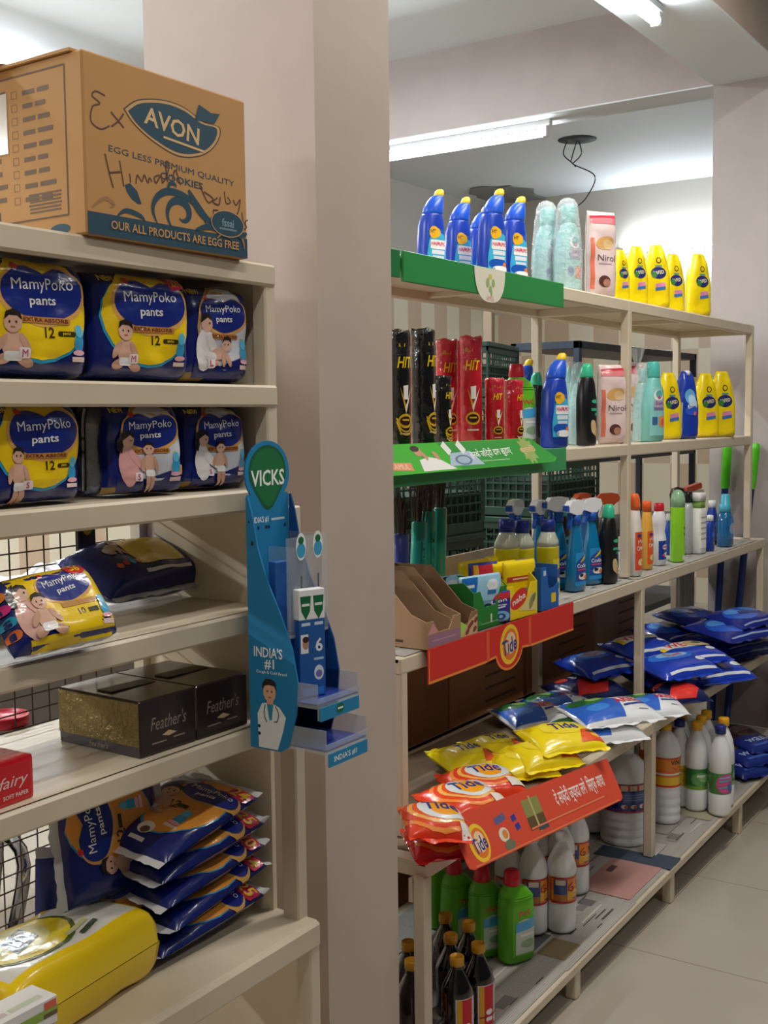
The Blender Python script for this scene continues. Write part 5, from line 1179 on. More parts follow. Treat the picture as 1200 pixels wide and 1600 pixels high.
a = Art(lambda q: mat(q, .2, coat=.6)); a.rect(0, .105, .10, .02, '#df7f86'); a.rect(0, .118, .10, .008, '#c93a4a', 3); a.ell(.0, .035, .036, .020, '#d9a866', 12); a.ell(.012, .03, .02, .016, '#e6c590', -10); a.txt('Nirol', .006, -.012, .020, '#6c5560', 0, .07, .0); a.rect(.0, -.03, .05, .004, '#b9a3a8'); a.ell(-.004, -.085, .022, .018, '#5a3a34'); a.ell(.004, -.09, .014, .012, '#b9826c'); a.rect(-.045, -.03, .012, .16, '#e2775e')
ppo = pouch('refill_pouch', .115, .27, .05, '#e0c9c6', a, lambda v: 1-.05*abs(v), 83, 'x', group='pink and white refill pouches')
put(ppo, 'pink topped glossy pouch between the aqua bottles and yellow pouches, top board', 938, 1.475, S1, -.5, py_top=331, h=.27)
put(ppo, 'glossy white and pink pouch left of the middle post on the second board', 956, 1.47, S2, -.6, py_top=570, h=.27)
put(ppo, 'glossy pouch with a red edge showing right of the middle post', 985, 1.53, S2, -.4, py_top=566, h=.27)
b = MB(); n = 16                                 # gathered tail of a clear bag
b.lathe([(.004, 0), (.012, .02), (.022, .06)], WRAP, 20, wob=lambda a, z: 1+.3*cos(5*a)); tag(b.build('plastic_bag_tail', loc=(spot(996, 1.51, 1.66), 1.51, S2+.262)), 'gathered clear plastic bag end above the aqua bottles by the post', 'plastic bag')
MB().tube([(0, 0, -.001), (0, 0, .003)], .004, WRAP)

# --- detergent bags lying on the fourth board
S4 = FZ[3]+.0035
def det(nm, label, px, py, z, w, h, d, rz, col_, art, seed, group, tx=.13, ty=0, fin=.012, finm=None, back=.7, mat_f=None):
    d = d*1.3; c = at(px, py, 'Z', z+d*.5)
    t = thing(nm, label, 'detergent', (c.x, c.y, z+.003), 0, group, rot=(tx, ty, rz))
    P = Pillow(w, h, d, 3.4, 3.0, 1.9, .004, seed, lie=True, back=back, sag=.004)
    b = P.mesh(mat_f or (lambda u, v: film(col_)), n=22, m=20, fin=fin, finm=finm or film(col_)); b.stamp(art, lambda x, y, off: P.f(x, y, off), .011); o = b.build('bag', t); E = t.rotation_euler.to_matrix(); lo = min((E @ v.co).z for v in o.data.vertices); t.location.z = z + .0015 - lo; return t
def tide(w, h, col_, ring):
    a = Art()
    if ring == 'o':
        for k in range(4): a.ell(.05*w, .06*h, w*(.46-.05*k), h*(.44-.05*k), ['#f08a3a', '#e2431f', '#f3b05a', '#e8541f'][k])
        a.ell(.08*w, .06*h, w*.29, h*.29, '#d9dfe0'); a.ell(.09*w, .04*h, w*.17, h*.2, '#f2a21e'); a.rect(w*.34, -h*.3, w*.22, h*.2, '#e4ded6', 10); a.ell(w*.40, -h*.05, w*.05, h*.05, '#55a03a')
    else:
        a.ell(.05*w, .10*h, w*.34, h*.3, '#f5df3a'); a.poly([(w*.12, -h*.42), (w*.48, -h*.42), (w*.46, -h*.02), (w*.24, -h*.08)], '#e4582a'); a.ell(w*.36, -h*.16, w*.07, h*.05, '#4a5a2c'); a.ell(w*.38, -h*.28, w*.06, h*.06, '#f0b22c'); a.rect(-w*.40, h*.26, w*.06, h*.22, '#e2c20e')
    a.txt('Tide', .06*w, .10*h, h*.26, '#26338e', 0, w*.40, .06)
    return a
OT, YT = '#e2401f', '#f0d818'
G4 = 'orange detergent bags by the corner post'
det('detergent_bag', 'orange detergent bag with a white star at the very corner, underneath', 682, 1314, S4, .13, .125, .045, -.75, '#d8262c', tide(.19, .16, OT, 'o'), 101, G4)
det('detergent_bag', 'orange detergent bag lying on top by the corner post', 676, 1286, S4+.050, .135, .13, .05, -.80, OT, tide(.19, .165, OT, 'o'), 102, G4, ty=.12)
det('detergent_bag', 'orange detergent bag in the middle, above the slanted strip', 724, 1252, S4, .185, .16, .060, -.50, OT, tide(.20, .17, OT, 'o'), 103, G4)
det('detergent_bag', 'orange detergent bag farthest from the corner post', 752, 1224, S4, .185, .15, .056, -.60, OT, tide(.20, .15, OT, 'o'), 104, G4)
G5 = 'yellow detergent bags on the fourth board'
det('detergent_bag', 'yellow detergent bag lying furthest toward the corner post', 728, 1185, S4, .165, .15, .045, -.50, YT, tide(.165, .15, YT, 'y'), 105, G5)
det('detergent_bag', 'yellow detergent bag at the back of the yellow group', 775, 1168, S4, .16, .14, .045, -.45, YT, tide(.16, .14, YT, 'y'), 106, G5)
det('detergent_bag', 'yellow detergent bag at the front of the yellow group', 818, 1194, S4, .16, .13, .045, -.75, YT, tide(.165, .13, YT, 'y'), 107, G5)
det('detergent_bag', 'yellow detergent bag in the middle of the yellow group', 846, 1180, S4+.012, .18, .14, .05, -.55, YT, tide(.18, .14, YT, 'y'), 108, G5)
det('detergent_bag', 'yellow detergent bag on top, next to the white and green bags', 876, 1154, S4+.045, .20, .16, .045, -.62, YT, tide(.20, .16, YT, 'y'), 109, G5)
def ariel(w, h):
    a = Art(); a.poly([(-w*.48, -h*.44), (w*.02, -h*.44), (w*.14, h*.1), (w*.0, h*.44), (-w*.48, h*.44)], '#2b62c4'); a.ell(-w*.22, h*.24, w*.24, h*.18, '#2f7a3a'); a.ell(-w*.12, h*.26, w*.10, h*.10, '#9cc06a'); a.ell(-w*.34, h*.2, w*.10, h*.12, '#1f5a2c'); a.ell(-w*.2, -h*.1, w*.14, h*.12, '#3f86dc')
    a.txt('ARIEL', w*.24, h*.10, h*.20, '#cf2435', 8, w*.34, .06); a.poly([(w*.12, -h*.16), (w*.42, -h*.06), (w*.42, h*.0), (w*.12, -h*.10)], '#2b3f9a'); a.rect(w*.3, -h*.3, w*.12, h*.03, '#6a6f8a')
    return a
G6 = 'white, blue and green detergent bags'
AW = '#dfe2e4'
det('detergent_bag', 'white and green detergent bag at the back, nearest the yellow bags', 832, 1118, S4, .22, .17, .045, -.55, AW, ariel(.22, .17), 111, G6)
det('detergent_bag', 'white and green detergent bag at the front edge, lower layer', 930, 1140, S4, .25, .17, .05, -.60, AW, ariel(.25, .17), 112, G6)
det('detergent_bag', 'white and green detergent bag crossing behind, against the cartons', 872, 1100, S4, .22, .16, .045, -.35, AW, ariel(.22, .16), 113, G6)
det('detergent_bag', 'white and green detergent bag lying on top by the middle post', 952, 1112, S4+.044, .27, .17, .045, -.58, AW, ariel(.27, .17), 114, G6)
det('detergent_bag', 'white detergent bag showing its plain end right of the post', 1016, 1102, S4, .20, .15, .045, -.80, AW, ariel(.2, .15), 115, G6)
def surf_red(w, h):
    a = Art(); a.poly([(-w*.4, -h*.40), (w*.1, -h*.42), (w*.46, h*.1), (w*.1, h*.3), (-w*.2, -h*.02)], '#d83228'); a.txt('Surf', w*.05, h*.26, h*.18, '#e8e8ee', 0, w*.4, .05); a.ell(-w*.3, h*.25, w*.1, h*.1, '#c9402e'); return a
G7 = 'navy and red detergent bags'
det('detergent_bag', 'navy and red detergent bag under the blue one, left of the post', 915, 1076, S4, .25, .18, .05, -.40, '#1c2350', surf_red(.25, .18), 116, G7)
det('detergent_bag', 'navy and red detergent bag end poking out right of the post', 1062, 1082, S4, .15, .14, .045, -.70, '#1c2350', surf_red(.19, .16), 117, G7)
def blue(w, h, kind=0):
    a = Art(); a.ell(-w*.05, h*.12, w*.36, h*.22, '#2f74dc'); a.ell(-w*.02, h*.14, w*.26, h*.13, '#8fc4ee'); a.txt('Surf', 0, h*.14, h*.16, '#d0344a', 0, w*.30, .05); a.ell(w*.3, -h*.15, w*.1, h*.08, '#e4e9ef', 20); a.rect(0, -h*.435, w*.8, h*.05, '#d5d9e2')
    if kind: a.rect(-w*.12, h*.12, w*.52, h*.34, '#e8e4da'); a.txt('WE', -w*.16, h*.12, h*.24, '#cf2435', 0, None, .05); a.rect(-w*.38, h*.1, w*.06, h*.3, '#e6c41e'); a.ell(w*.2, h*.1, w*.22, h*.16, '#c2a878'); a.ell(w*.2, h*.12, w*.08, h*.06, '#3f5a44')
    return a
G8 = 'bright blue detergent bags'
DB = '#1b3db0'
det('detergent_bag', 'bright blue detergent bag with a white side seam, left of the middle post', 932, 1038, S4+.058, .24, .18, .055, -.35, DB, blue(.26, .18), 118, G8)
det('detergent_bag', 'bright blue detergent bag behind the post, lower layer', 1034, 1058, S4+.002, .22, .18, .055, -.45, DB, blue(.24, .18), 119, G8)
det('detergent_bag', 'bright blue detergent bag on the upper layer, right of the middle post', 1056, 1040, S4+.060, .26, .18, .055, -.45, DB, blue(.26, .18), 120, G8)
det('detergent_bag', 'blue detergent bag with a yellow and red corner on top of the pile', 1000, 1010, S4+.10, .24, .17, .05, -.35, DB, blue(.24, .17, 1), 121, G8)
det('detergent_bag', 'blue detergent bag with a beige picture between the pile and the far stack', 1072, 1022, S4+.075, .27, .17, .05, -.50, DB, blue(.27, .17, 1), 122, G8)
det('detergent_bag', 'bright blue detergent bag at the board edge beside the far stack', 1110, 1048, S4, .26, .18, .06, -.60, DB, blue(.26, .18), 123, G8)
def dkblue(w, h):
    a = Art(); a.ell(-w*.1, 0, w*.34, h*.34, '#2456c0', 10); a.ell(w*.24, h*.1, w*.2, h*.2, '#3f7fd6', -10); a.ell(-w*.2, h*.1, w*.16, h*.14, '#4f94e0'); a.poly([(-w*.2, -h*.1), (w*.2, -h*.16), (w*.24, -h*.04), (-w*.14, h*.04)], '#16246e'); a.rect(0, -h*.44, w*.84, h*.03, '#8f9fc4'); return a
G9 = 'far stack of dark blue detergent bags'
F4 = '#18267c'
for (px, py, lay, w_, h_, rz, lb) in ((1040, 1000, 0, .27, .20, -.3, 'dark blue bag at the bottom of the far stack, toward the middle post'), (1045, 988, 1, .27, .20, -.3, 'dark blue bag second up in the far stack, toward the middle post'), (1142, 1012, 0, .32, .22, -.35, 'dark blue bag at the bottom of the far stack near the end post'), (1140, 1000, 1, .31, .22, -.35, 'dark blue bag second up near the end post of the fourth board'), (1142, 984, 2, .31, .22, -.33, 'dark blue bag on top near the end post, wide glossy front'), (1078, 965, 2, .24, .20, -.25, 'dark blue shiny bag heaped highest at the back of the far stack'), (1160, 966, 2.6, .26, .18, -.3, 'dark blue bag lying behind the topmost one by the end post')):
    det('detergent_bag', lb, px, py, S4+.052*lay, w_, h_, .043, rz, F4, dkblue(w_, h_), 130+int(px), G9, fin=.01)
# packets at the far end of the lowest board
def pkt(w, h):
    a = Art(); a.txt('wash', 0, 0, h*.3, '#9fb4e0', 0, w*.7, .04); a.rect(0, -h*.3, w*.6, h*.08, '#3f5fb8'); return a
for k, (px, py, lay, rz) in enumerate(((1165, 1200, 0, -.5), (1185, 1192, 0, -.45), (1172, 1182, 1, -.55), (1192, 1172, 1, -.4), (1180, 1162, 2, -.5))):
    zz = zb2(4.3)+.001+.032*lay
    det('washing_packet', ['small navy packet at the front of the far end of the lowest board', 'small navy packet at the right edge, lowest layer', 'small navy packet on the middle layer at the far end', 'small navy packet at the right edge, middle layer', 'small navy packet heaped topmost at the far end of the lowest board'][k], px, py, zz, .16, .13, .036, rz, '#1a2c7c', pkt(.16, .13), 150+k, 'small navy packets on the lowest board', fin=.008)
t = det('washing_packet', 'dark maroon packet lying behind the small navy ones', 1150, 1148, zb2(4.3)+.002, .20, .14, .04, -.2, '#4a2a38', Art().rect(0, 0, .1, .05, '#8a6a74'), 158, 'small navy packets on the lowest board')

# --- shelf edge strips and hanging signs
GST = mat('#2f8a4a', .35); GSB = mat('#24713d', .4)
def px_x(px, Y, z): return spot(px, Y, z)
gx0, gx1 = 1.98, px_x(880, FY1-.012, FZ[0])
t = thing('shelf_strip', 'plain green plastic strip on the top board with a white round card', 'shelf sign', (gx0, FY1-.014, FZ[0]))
sj = px_x(630, FY1-.014, FZ[0])-gx0
MB().box(0, sj-.006, .004, .010, -.055, .006, GSB, .001).build('strip', t)
MB().box(sj, gx1-gx0, 0, .008, -.062, .006, GST, .0015).build('strip', t)
MB().box(gx1-gx0-.03, gx1-gx0+.012, .0082, .013, -.05, .0, GSB, .001).build('end_clip', t)
cx_ = px_x(766, FY1-.016, FZ[0]-.04)-gx0
zc0, zc1 = .004, at(768, 473, 'Y', FY1-.016).z-FZ[0]
cw = (px_x(789, FY1-.016, FZ[0]-.02)-px_x(741, FY1-.016, FZ[0]-.01))/2
outl = [(cx_+cw, zc0), (cx_-cw, zc0)] + [(cx_+cw*math.copysign(abs(cos(a_))**.75, cos(a_)), zc0+(zc1-zc0)*abs(sin(a_))**.9) for a_ in [pi+pi*i/16 for i in range(1, 16)]]
b = MB(); b.prism(outl, .0012, paper('#dcd8c6'), Matrix.Translation((0, -.0022, 0)))
a = Art(paper); mz = (zc0+zc1)/2
for q in ((0, .012, .010, .008), (-.010, .0, .008, .012), (.011, .001, .008, .010), (0, -.012, .008, .008), (.004, -.020, .004, .008)): a.ell(cx_+q[0]*1.4, mz+.006+q[1]*1.2, q[2], q[3], '#8fb06a' if q[1] < .01 else '#c6bd6a')
a.ell(cx_, mz+.008, .006, .008, '#dcd8c6'); a.txt('AMUL', cx_, mz-.032, .012, '#d88a8e', 0, .04, .04)
b.stamp(a, plane_map((0, -.0022, 0), (1, 0, 0), (0, 0, 1))); b.build('round_card', t)
# second board: dark green strip + slanted picture banner
e1 = px_x(885, FY1-.014, FZ[1])
t = thing('shelf_strip', 'dark green strip on the second board under the picture banner', 'shelf sign', (gx0, FY1-.014, FZ[1]))
MB().box(0, e1-gx0, 0, .008, -.060, .004, mat('#35945a', .35), .0015).build('strip', t); MB().box(e1-gx0-.02, e1-gx0+.008, .0082, .013, -.045, .0, GST, .001).build('end_clip', t)
bx0, bx1 = 2.02, px_x(865, FY1-.03, FZ[1]+.01)
BWd, BHt = bx1-bx0, .078
t = thing('shelf_banner', 'slanted bright green picture banner with white script on the second board', 'shelf sign', (bx0, FY1-.046, FZ[1]-.030), 0)
t.rotation_euler = (radians(-32), 0, 0)
GB, GB2 = '#3fae2a', '#2f8f36'
b = MB(); b.prism([(.06, 0), (BWd-.03, 0), (BWd, .012), (BWd-.10, BHt), (0, BHt), (.0, .045)], .002, paper(GB))
a = Art(paper); a.poly([(BWd*.42, .002), (BWd-.032, .002), (BWd-.004, .014), (BWd-.098, BHt-.002), (BWd*.36, BHt-.002)], GB2)
a.ell(.09, BHt*.66, .020, .012, '#c9a54a', -30); a.rect(.13, BHt*.26, .085, .020, '#e2926a', -3); a.txt('AMUL', .13, BHt*.26, .014, '#f2d9c4', -3, .06, .05)
a.poly([(.21, .004), (.36, .004), (.30, .034), (.26, .040), (.215, .034)], '#e6e6e2'); a.ell(.225, BHt*.72, .016, .013, '#c99074'); a.ell(.218, BHt*.82, .018, .008, '#3a2622'); a.rect(.245, BHt*.55, .012, .024, '#c99074', 40); a.ell(.295, BHt*.55, .008, .014, '#c99074', 40)
a.poly([(.335, .012), (.50, .010), (.46, .050), (.36, .046)], '#a9bccd'); a.ell(.41, .026, .04, .014, '#5f7890'); a.ell(.41, .026, .03, .010, '#9fb4c6'); a.rect(.355, .060, .026, .032, '#dfe3df', 30); a.rect(.425, .061, .026, .032, '#dfe3df', 30)
a.txt('\u0907\u0928\u0915\u0947 \u091c\u093f\u0926\u094d\u0926\u0940 \u0926\u093e\u0917 \u091b\u0941\u0921\u093c\u093e\u090f', BWd*.615, BHt*.52, .030, '#e9efe4', 2, BWd*.24, .01)
a.rect(BWd*.62, BHt*.24, BWd*.16, .003, '#8fc08a'); a.star(BWd*.84, BHt*.54, .048, .032, 10, '#8fa25a'); a.txt('\u0915\u094d\u0935\u093e\u0932\u093f\u091f\u0940', BWd*.84, BHt*.54, .026, '#d9b48a', 3, .085, .03)
b.stamp(a, plane_map((0, 0, 0), (1, 0, 0), (0, 0, 1))); b.build('banner_card', t)
MB().box(.05, BWd-.05, .0022, .004, BHt*.45, BHt*.5, GST).build('fold', t)
# third board: red strip with the round detergent logo
rx0, rx1 = px_x(668, FY3-.034, FZ[2]), px_x(895, FY3-.034, FZ[2])
RW = rx1-rx0; rz0 = at(668, 1062, 'Y', FY3-.034).z-FZ[2]; rz1 = at(668, 1012, 'Y', FY3-.034).z-FZ[2]
rz0 = -.075; rz1 = .006
t = thing('shelf_strip', 'red shelf strip with a round detergent logo on the third board', 'shelf sign', (rx0, FY3-.036, FZ[2]))
lc = px_x(795, FY3-.034, FZ[2]-.05)-rx0; lr = .072
outl = [(0, rz1), (0, rz0), (lc-.13, rz0), (lc-lr, rz0+.004)] + [(lc+lr*cos(a_), rz0+.012+.052*sin(a_)) for a_ in [pi+pi*i/14 for i in range(1, 14)]] + [(lc+lr, rz0+.004), (lc+.13, rz0), (RW, rz0), (RW, rz1)]
b = MB(); b.prism(outl, .003, paper('#cf2a22'))
a = Art(paper); a.stroke([(x, z+.003) for x, z in outl[1:-1]], .006, '#e8893a'); a.rect(lc-.115, (rz0+rz1)/2, .016, rz1-rz0-.006, '#dc5a32'); a.rect(lc+.115, (rz0+rz1)/2, .016, rz1-rz0-.006, '#dc5a32'); a.rect(.003, (rz0+rz1)/2, .004, rz1-rz0-.004, '#e8893a')
ly = rz0+.026
def roundel(a, x, y, r, sq=1.0, rot=0):
    q = Art(paper); q.ell(0, 0, r*sq, r, '#f0c52c', 0, 28); q.ell(r*.05, 0, r*.78*sq, r*.78, '#e4762a', 0, 28); q.ell(r*.08, r*.05, r*.55*sq, r*.55, '#e9c9a0', 0, 28); q.txt('Tide', 0, -r*.06, r*.78, '#26338e', 8, r*1.5*sq, .06); a.move(q, x, y, 1, rot)
roundel(a, lc, ly, .052, 1.0); b.stamp(a, plane_map((0, 0, 0), (1, 0, 0), (0, 0, 1))); b.build('strip_card', t)
# fourth board: slanted orange-red strip with white script
sp0 = at(693, 1322, 'Y', FY4-.03); 
ox0 = px_x(697, FY4-.03, FZ[3]); ox1 = px_x(942, FY4-.03, FZ[3])
OW, OH = ox1-ox0, .115
t = thing('shelf_banner', 'slanted orange red strip with white script and a round logo on the fourth board', 'shelf sign', (ox0-.02, FY4-.052, FZ[3]+.104), 0)
t.rotation_euler = (radians(-28), .084/OW, 0)
b = MB(); b.prism([(.02, -OH), (OW-.02, -OH), (OW-.004, -OH+.006), (OW, -OH+.02), (OW, 0), (0, 0), (0, -OH+.02), (.004, -OH+.006)], .002, paper('#d64a32'))
a = Art(paper); roundel(a, .075, -OH*.60, .042, .95)
a.rect(.19, -OH*.34, .05, .016, '#5a5f8a', 6); a.ell(.185, -OH*.64, .022, .016, '#dcd6c6'); a.ell(.19, -OH*.64, .012, .010, '#d98a3a'); a.ell(.195, -OH*.86, .024, .012, '#6f6f58'); a.rect(.25, -OH*.42, .022, .014, '#2f3a94', 8); a.rect(.255, -OH*.60, .022, .014, '#2f3a94', 8)
a.rect(.35, -OH*.44, .085, .06, '#8a8a4e'); a.rect(.35, -OH*.66, .085, .03, '#5f4a2c'); a.rect(.35, -OH*.5, .008, .085, '#b9a96a'); a.rect(.37, -OH*.80, .05, .012, '#3a4a54')
x = .48; Q = OW-.54
a.txt('\u0926\u0947 \u0938\u092b\u093c\u0947\u0926\u0940 \u091c\u093c\u094d\u092f\u093e\u0926\u093e \u0932\u0917\u0947 ', .47+Q*.31, -OH*.42, .052, '#f1e6e0', 0, Q*.60, .012)
a.txt('\u093f\u0938\u0930\u094d\u092b\u093c \u0906\u0927\u093e', .47+Q*.82, -OH*.42, .054, '#f1e6e0', 0, Q*.34, .012)
a.rect(OW*.62, -OH*.76, OW*.5, .004, '#e2805a'); a.rect(OW*.5, -OH+.004, OW-.06, .004, '#e2784a')
b.stamp(a, plane_map((0, 0, 0), (1, 0, 0), (0, 0, 1))); b.build('strip_card', t)
MB().box(.0, OW, .0022, .004, -.03, -.004, paper('#c9c2ae')).build('backing', t)
for x_, l_ in ((.03, .085), (OW*.5, .050), (OW-.05, .012)): MB().box(x_, x_+.016, .004, .007, -l_, -.006, paper('#b9b29c')).build('hook', t)

# --- counter display boxes on the third board
KC, KC2, KIN = mat('#a07f5e', .75, vary=.08), mat('#8a6a4c', .75), mat('#6f543c', .8)
def tray_box(label, px, Y, w, d, hb, hf, rz, col_, inner, art=None, group='counter display boxes of the third board', sides=None, name='display_box', X=None):
    """open box: high back, low front, sloping sides"""
    x = X if X is not None else spot(px, Y, S3); t = thing(name, label, 'box', (x, Y, S3), rz, group)
    b = MB(); T = .003
    side = [(0, 0), (d, 0), (d, hb), (d*.55, hb), (d*.18, hf*1.25), (0, hf)]
    for xx in (0, w-T):
        M = Matrix(((0, 1, 0, xx), (1, 0, 0, 0), (0, 0, 1, 0), (0, 0, 0, 1))); b.prism(side, T, col_, M)
    b.box(T, w-T, d-T, d, 0, hb, inner); b.box(T, w-T, T, d-T, 0, T, inner)
    b.prism([(T, 0), (w-T, 0), (w-T, hf), (w*.80, hf), (w*.66, hf*.55), (w*.34, hf*.55), (w*.20, hf), (T, hf)], T, col_)
    if art: b.stamp(art, plane_map((0, 0, 0), (1, 0, 0), (0, 0, 1)))
    if sides: b.stamp(sides, plane_map((0, d, 0), (0, -1, 0), (0, 0, 1)))
    b.build('tray', t); return t
a = Art(paper); a.poly([(.004, .002), (.146, .002), (.146, .030), (.004, .030)], '#9a6f86'); a.poly([(.004, .032), (.026, .058), (.05, .034)], '#c98f8f'); a.rect(.075, .016, .10, .003, '#b594a8')
s_ = Art(paper); s_.rect(.09, .07, .09, .06, '#6a2a2e'); s_.rect(.16, .014, .03, .006, '#4a3524'); s_.rect(.08, .014, .05, .005, '#5a4330')
tray_box('open brown corrugated display box next to the column, empty', 0, 1.372, .15, .24, .165, .062, -.02, KC, KIN, a, sides=s_, X=px_x(667, 1.372, S3))
a = Art(paper); a.poly([(.003, .002), (.05, .002), (.085, .025), (.02, .055), (.003, .055)], '#a5cf5a'); a.poly([(.05, .002), (.127, .002), (.127, .050), (.09, .038)], '#c9a57a')
for q in ((.08, .012), (.10, .03), (.115, .014), (.09, .024), (.12, .036)): a.ell(*q, .010, .006, '#7a3a2c', 30)
tray_box('open brown display box with a green and brown printed front, second from the column', 0, 1.374, .13, .24, .16, .058, -.02, KC2, KIN, a, X=px_x(703, 1.374, S3))
GBX, GBX2 = paper('#1f7a2c'), paper('#0f4a1c')
a = Art(paper); a.rect(.085, .012, .16, .003, '#7ab07e'); a.rect(.088, .022, .008, .022, '#c9d9c0'); a.ell(.03, .016, .010, .006, '#2f8f3c')
gt = tray_box('green display box filled with blue and white hanger packs', 0, 1.390, .17, .16, .11, .095, -.02, GBX, GBX2, a, X=px_x(740, 1.39, S3))
def hanger_pack(label, X, Y, z, rz, w, h, body, art, group, tilt=0, d=.022, name='freshener_pack'):
    t = thing(name, label, 'pack', (X, Y, z), 0, group, rot=(tilt, 0, rz)); P = Pillow(w, h, d, 8, 8, 3, .002, int(X*977) % 97); b = P.mesh(lambda u, v: film(body), n=14, m=14); b.stamp(art, lambda x, y, off: P.f(x, y, off), .012); b.build('pack', t); return t
def blue_pack(w, h):
    a = Art(); a.rect(0, h*.22, w*.94, h*.5, '#9fd0ea'); a.poly([(-w*.47, h*.47), (-w*.10, h*.47), (-w*.16, h*.12), (-w*.47, h*.02)], '#1f6fc0'); a.rect(-w*.3, h*.3, w*.2, h*.06, '#e6f0f8'); a.ell(w*.24, h*.28, w*.14, h*.12, '#e9eff4'); a.rect(w*.22, h*.14, w*.2, h*.08, '#2f6fb0'); a.rect(0, -h*.25, w*.94, h*.4, '#7fa9c4'); a.ell(w*.12, -h*.25, w*.16, h*.16, '#2a3a4c'); a.ell(w*.12, -h*.22, w*.09, h*.08, '#5f7f9a'); return a
PH = lambda px, py, Y: at(px, py, 'Y', Y).z - S3 - .004
GBP = 'blue and white freshener packs'
hanger_pack('blue and white freshener pack in the front of the green box', px_x(752, 1.41, S3)+.0, 1.415, S3+.006, -.25, .15, PH(737, 903, 1.41), '#a9cfe4', blue_pack(.15, PH(737, 903, 1.41)), GBP)
hanger_pack('blue and white freshener pack behind the brown display boxes, nearer the column', px_x(662, 1.655, S3), 1.60, S3+.001, -.3, .16, PH(672, 903, 1.60), '#9fcbe4', blue_pack(.16, PH(672, 903, 1.60)), GBP)
hanger_pack('blue and white freshener pack behind the second brown display box', px_x(685, 1.56, S3), 1.56, S3+.001, -.3, .17, PH(690, 898, 1.56), '#9fcbe4', blue_pack(.17, PH(690, 898, 1.56)), GBP)
def violet(w, h):
    a = Art(); a.rect(0, 0, w*.94, h*.94, '#3c3a92'); a.rect(0, h*.36, w*.9, h*.18, '#c9303e'); a.rect(-w*.34, h*.36, w*.16, h*.2, '#efb52c'); a.txt('Lion', 0, h*.22, h*.12, '#eee6f0', 6, w*.6, .05); a.rect(0, h*.08, w*.6, h*.03, '#d9d4ea'); a.rect(0, h*.0, w*.5, h*.05, '#cfd6ee', 6); a.ell(w*.06, -h*.28, w*.36, h*.17, '#7fb4dc'); a.ell(w*.06, -h*.28, w*.20, h*.10, '#2f4f8c'); a.ell(w*.06, -h*.28, w*.08, h*.05, '#8fc0e4'); return a
GV = 'violet freshener block packs'
hanger_pack('violet freshener pack standing at the shelf edge beside the green box', px_x(774, 1.40, S3), 1.398, S3+.001, -.4, .085, PH(774, 922, 1.40), '#35348c', violet(.085, PH(774, 922, 1.40)), GV)
hanger_pack('violet freshener pack leaning higher up behind the edge one', px_x(768, 1.455, S3), 1.475, S3+.002, -.4, .095, PH(765, 876, 1.475), '#35348c', violet(.095, PH(765, 876, 1.475)), GV, tilt=-.06)
# yellow naphthalene display box with its packets
a = Art(paper); a.ell(.062, .052, .046, .024, '#d3302f', 18, 26); a.txt('naba', .062, .052, .017, '#f2e6d8', 14, .07, .05); a.poly([(.06, .02), (.15, .01), (.155, .05), (.13, .062), (.10, .04)], '#d8c98a'); a.ell(.128, .036, .010, .022, '#8f8a4e', -30); a.ell(.142, .046, .006, .014, '#6f7a3e', -30)
yt = tray_box('yellow mothball display box with a red oval logo', 0, 1.385, .16, .12, .084, .088, -.05, paper('#e9cf12'), paper('#b49a10'), a, X=px_x(792, 1.385, S3))
GYP = 'yellow mothball packets'
def yp(w, h): a = Art(); a.rect(0, h*.15, w*.9, h*.10, '#c9402e'); a.rect(0, h*.15, w*.6, h*.03, '#f0d9b0'); a.ell(w*.1, -h*.1, w*.2, h*.05, '#7fb4a8'); a.ell(w*.36, h*.18, w*.07, h*.08, '#3a2a5c'); return a
hanger_pack('yellow packet standing in the front of the mothball box', px_x(822, 1.41, S3)-.02, 1.422, S3+.008, -.25, .125, PH(818, 876, 1.422), '#efd212', yp(.125, PH(818, 876, 1.422)), GYP, name='mothball_packet')
hanger_pack('yellow packet sticking out behind, left in the mothball box', px_x(800, 1.44, S3)-.02, 1.458, S3+.008, -.25, .10, PH(790, 878, 1.458), '#efd212', yp(.10, PH(790, 878, 1.458)), GYP, name='mothball_packet')
hanger_pack('yellow packet propped behind the violet packs', px_x(783, 1.53, S3), 1.53, S3+.001, -.3, .12, PH(770, 868, 1.53), '#efd212', Art().rect(.045, .07, .03, .025, '#2f78a8'), GYP, name='mothball_packet')
hanger_pack('yellow packet leaning toward the brooms behind the green box', px_x(738, 1.56, S3), 1.545, S3+.001, -.15, .13, PH(735, 876, 1.545), '#efd212', Art().ell(.05, .09, .008, .008, '#5a2a4a'), GYP, tilt=-.1, name='mothball_packet')
a = Art(paper); a.rrect(.070, .030, .026, .026, .003, '#e6c21e'); a.rect(.02, .102, .014, .014, '#bcd0e2')
bx = thing('display_box', 'blue display box with a cut-out front and yellow price square', 'box', (px_x(847, 1.375, S3), 1.378, S3), -.05, 'counter display boxes of the third board')
b = MB(); T = .003; W_, D_, H_ = .10, .10, .118; BC = paper('#1f5fae')
b.prism([(0, 0), (W_, 0), (W_, .070), (W_*.78, .058), (W_*.5, .055), (W_*.40, .066), (W_*.36, .100), (W_*.28, H_), (0, H_)], T, BC)
for xx in (0, W_-T): b.box(xx, xx+T, T, D_, 0, H_, BC)
b.box(T, W_-T, D_-T, D_, 0, H_+.012, mat('#a8937c', .8)); b.box(T, W_-T, T, D_-T, 0, T, BC); b.stamp(a, plane_map((0, 0, 0), (1, 0, 0), (0, 0, 1))); b.build('tray', bx)
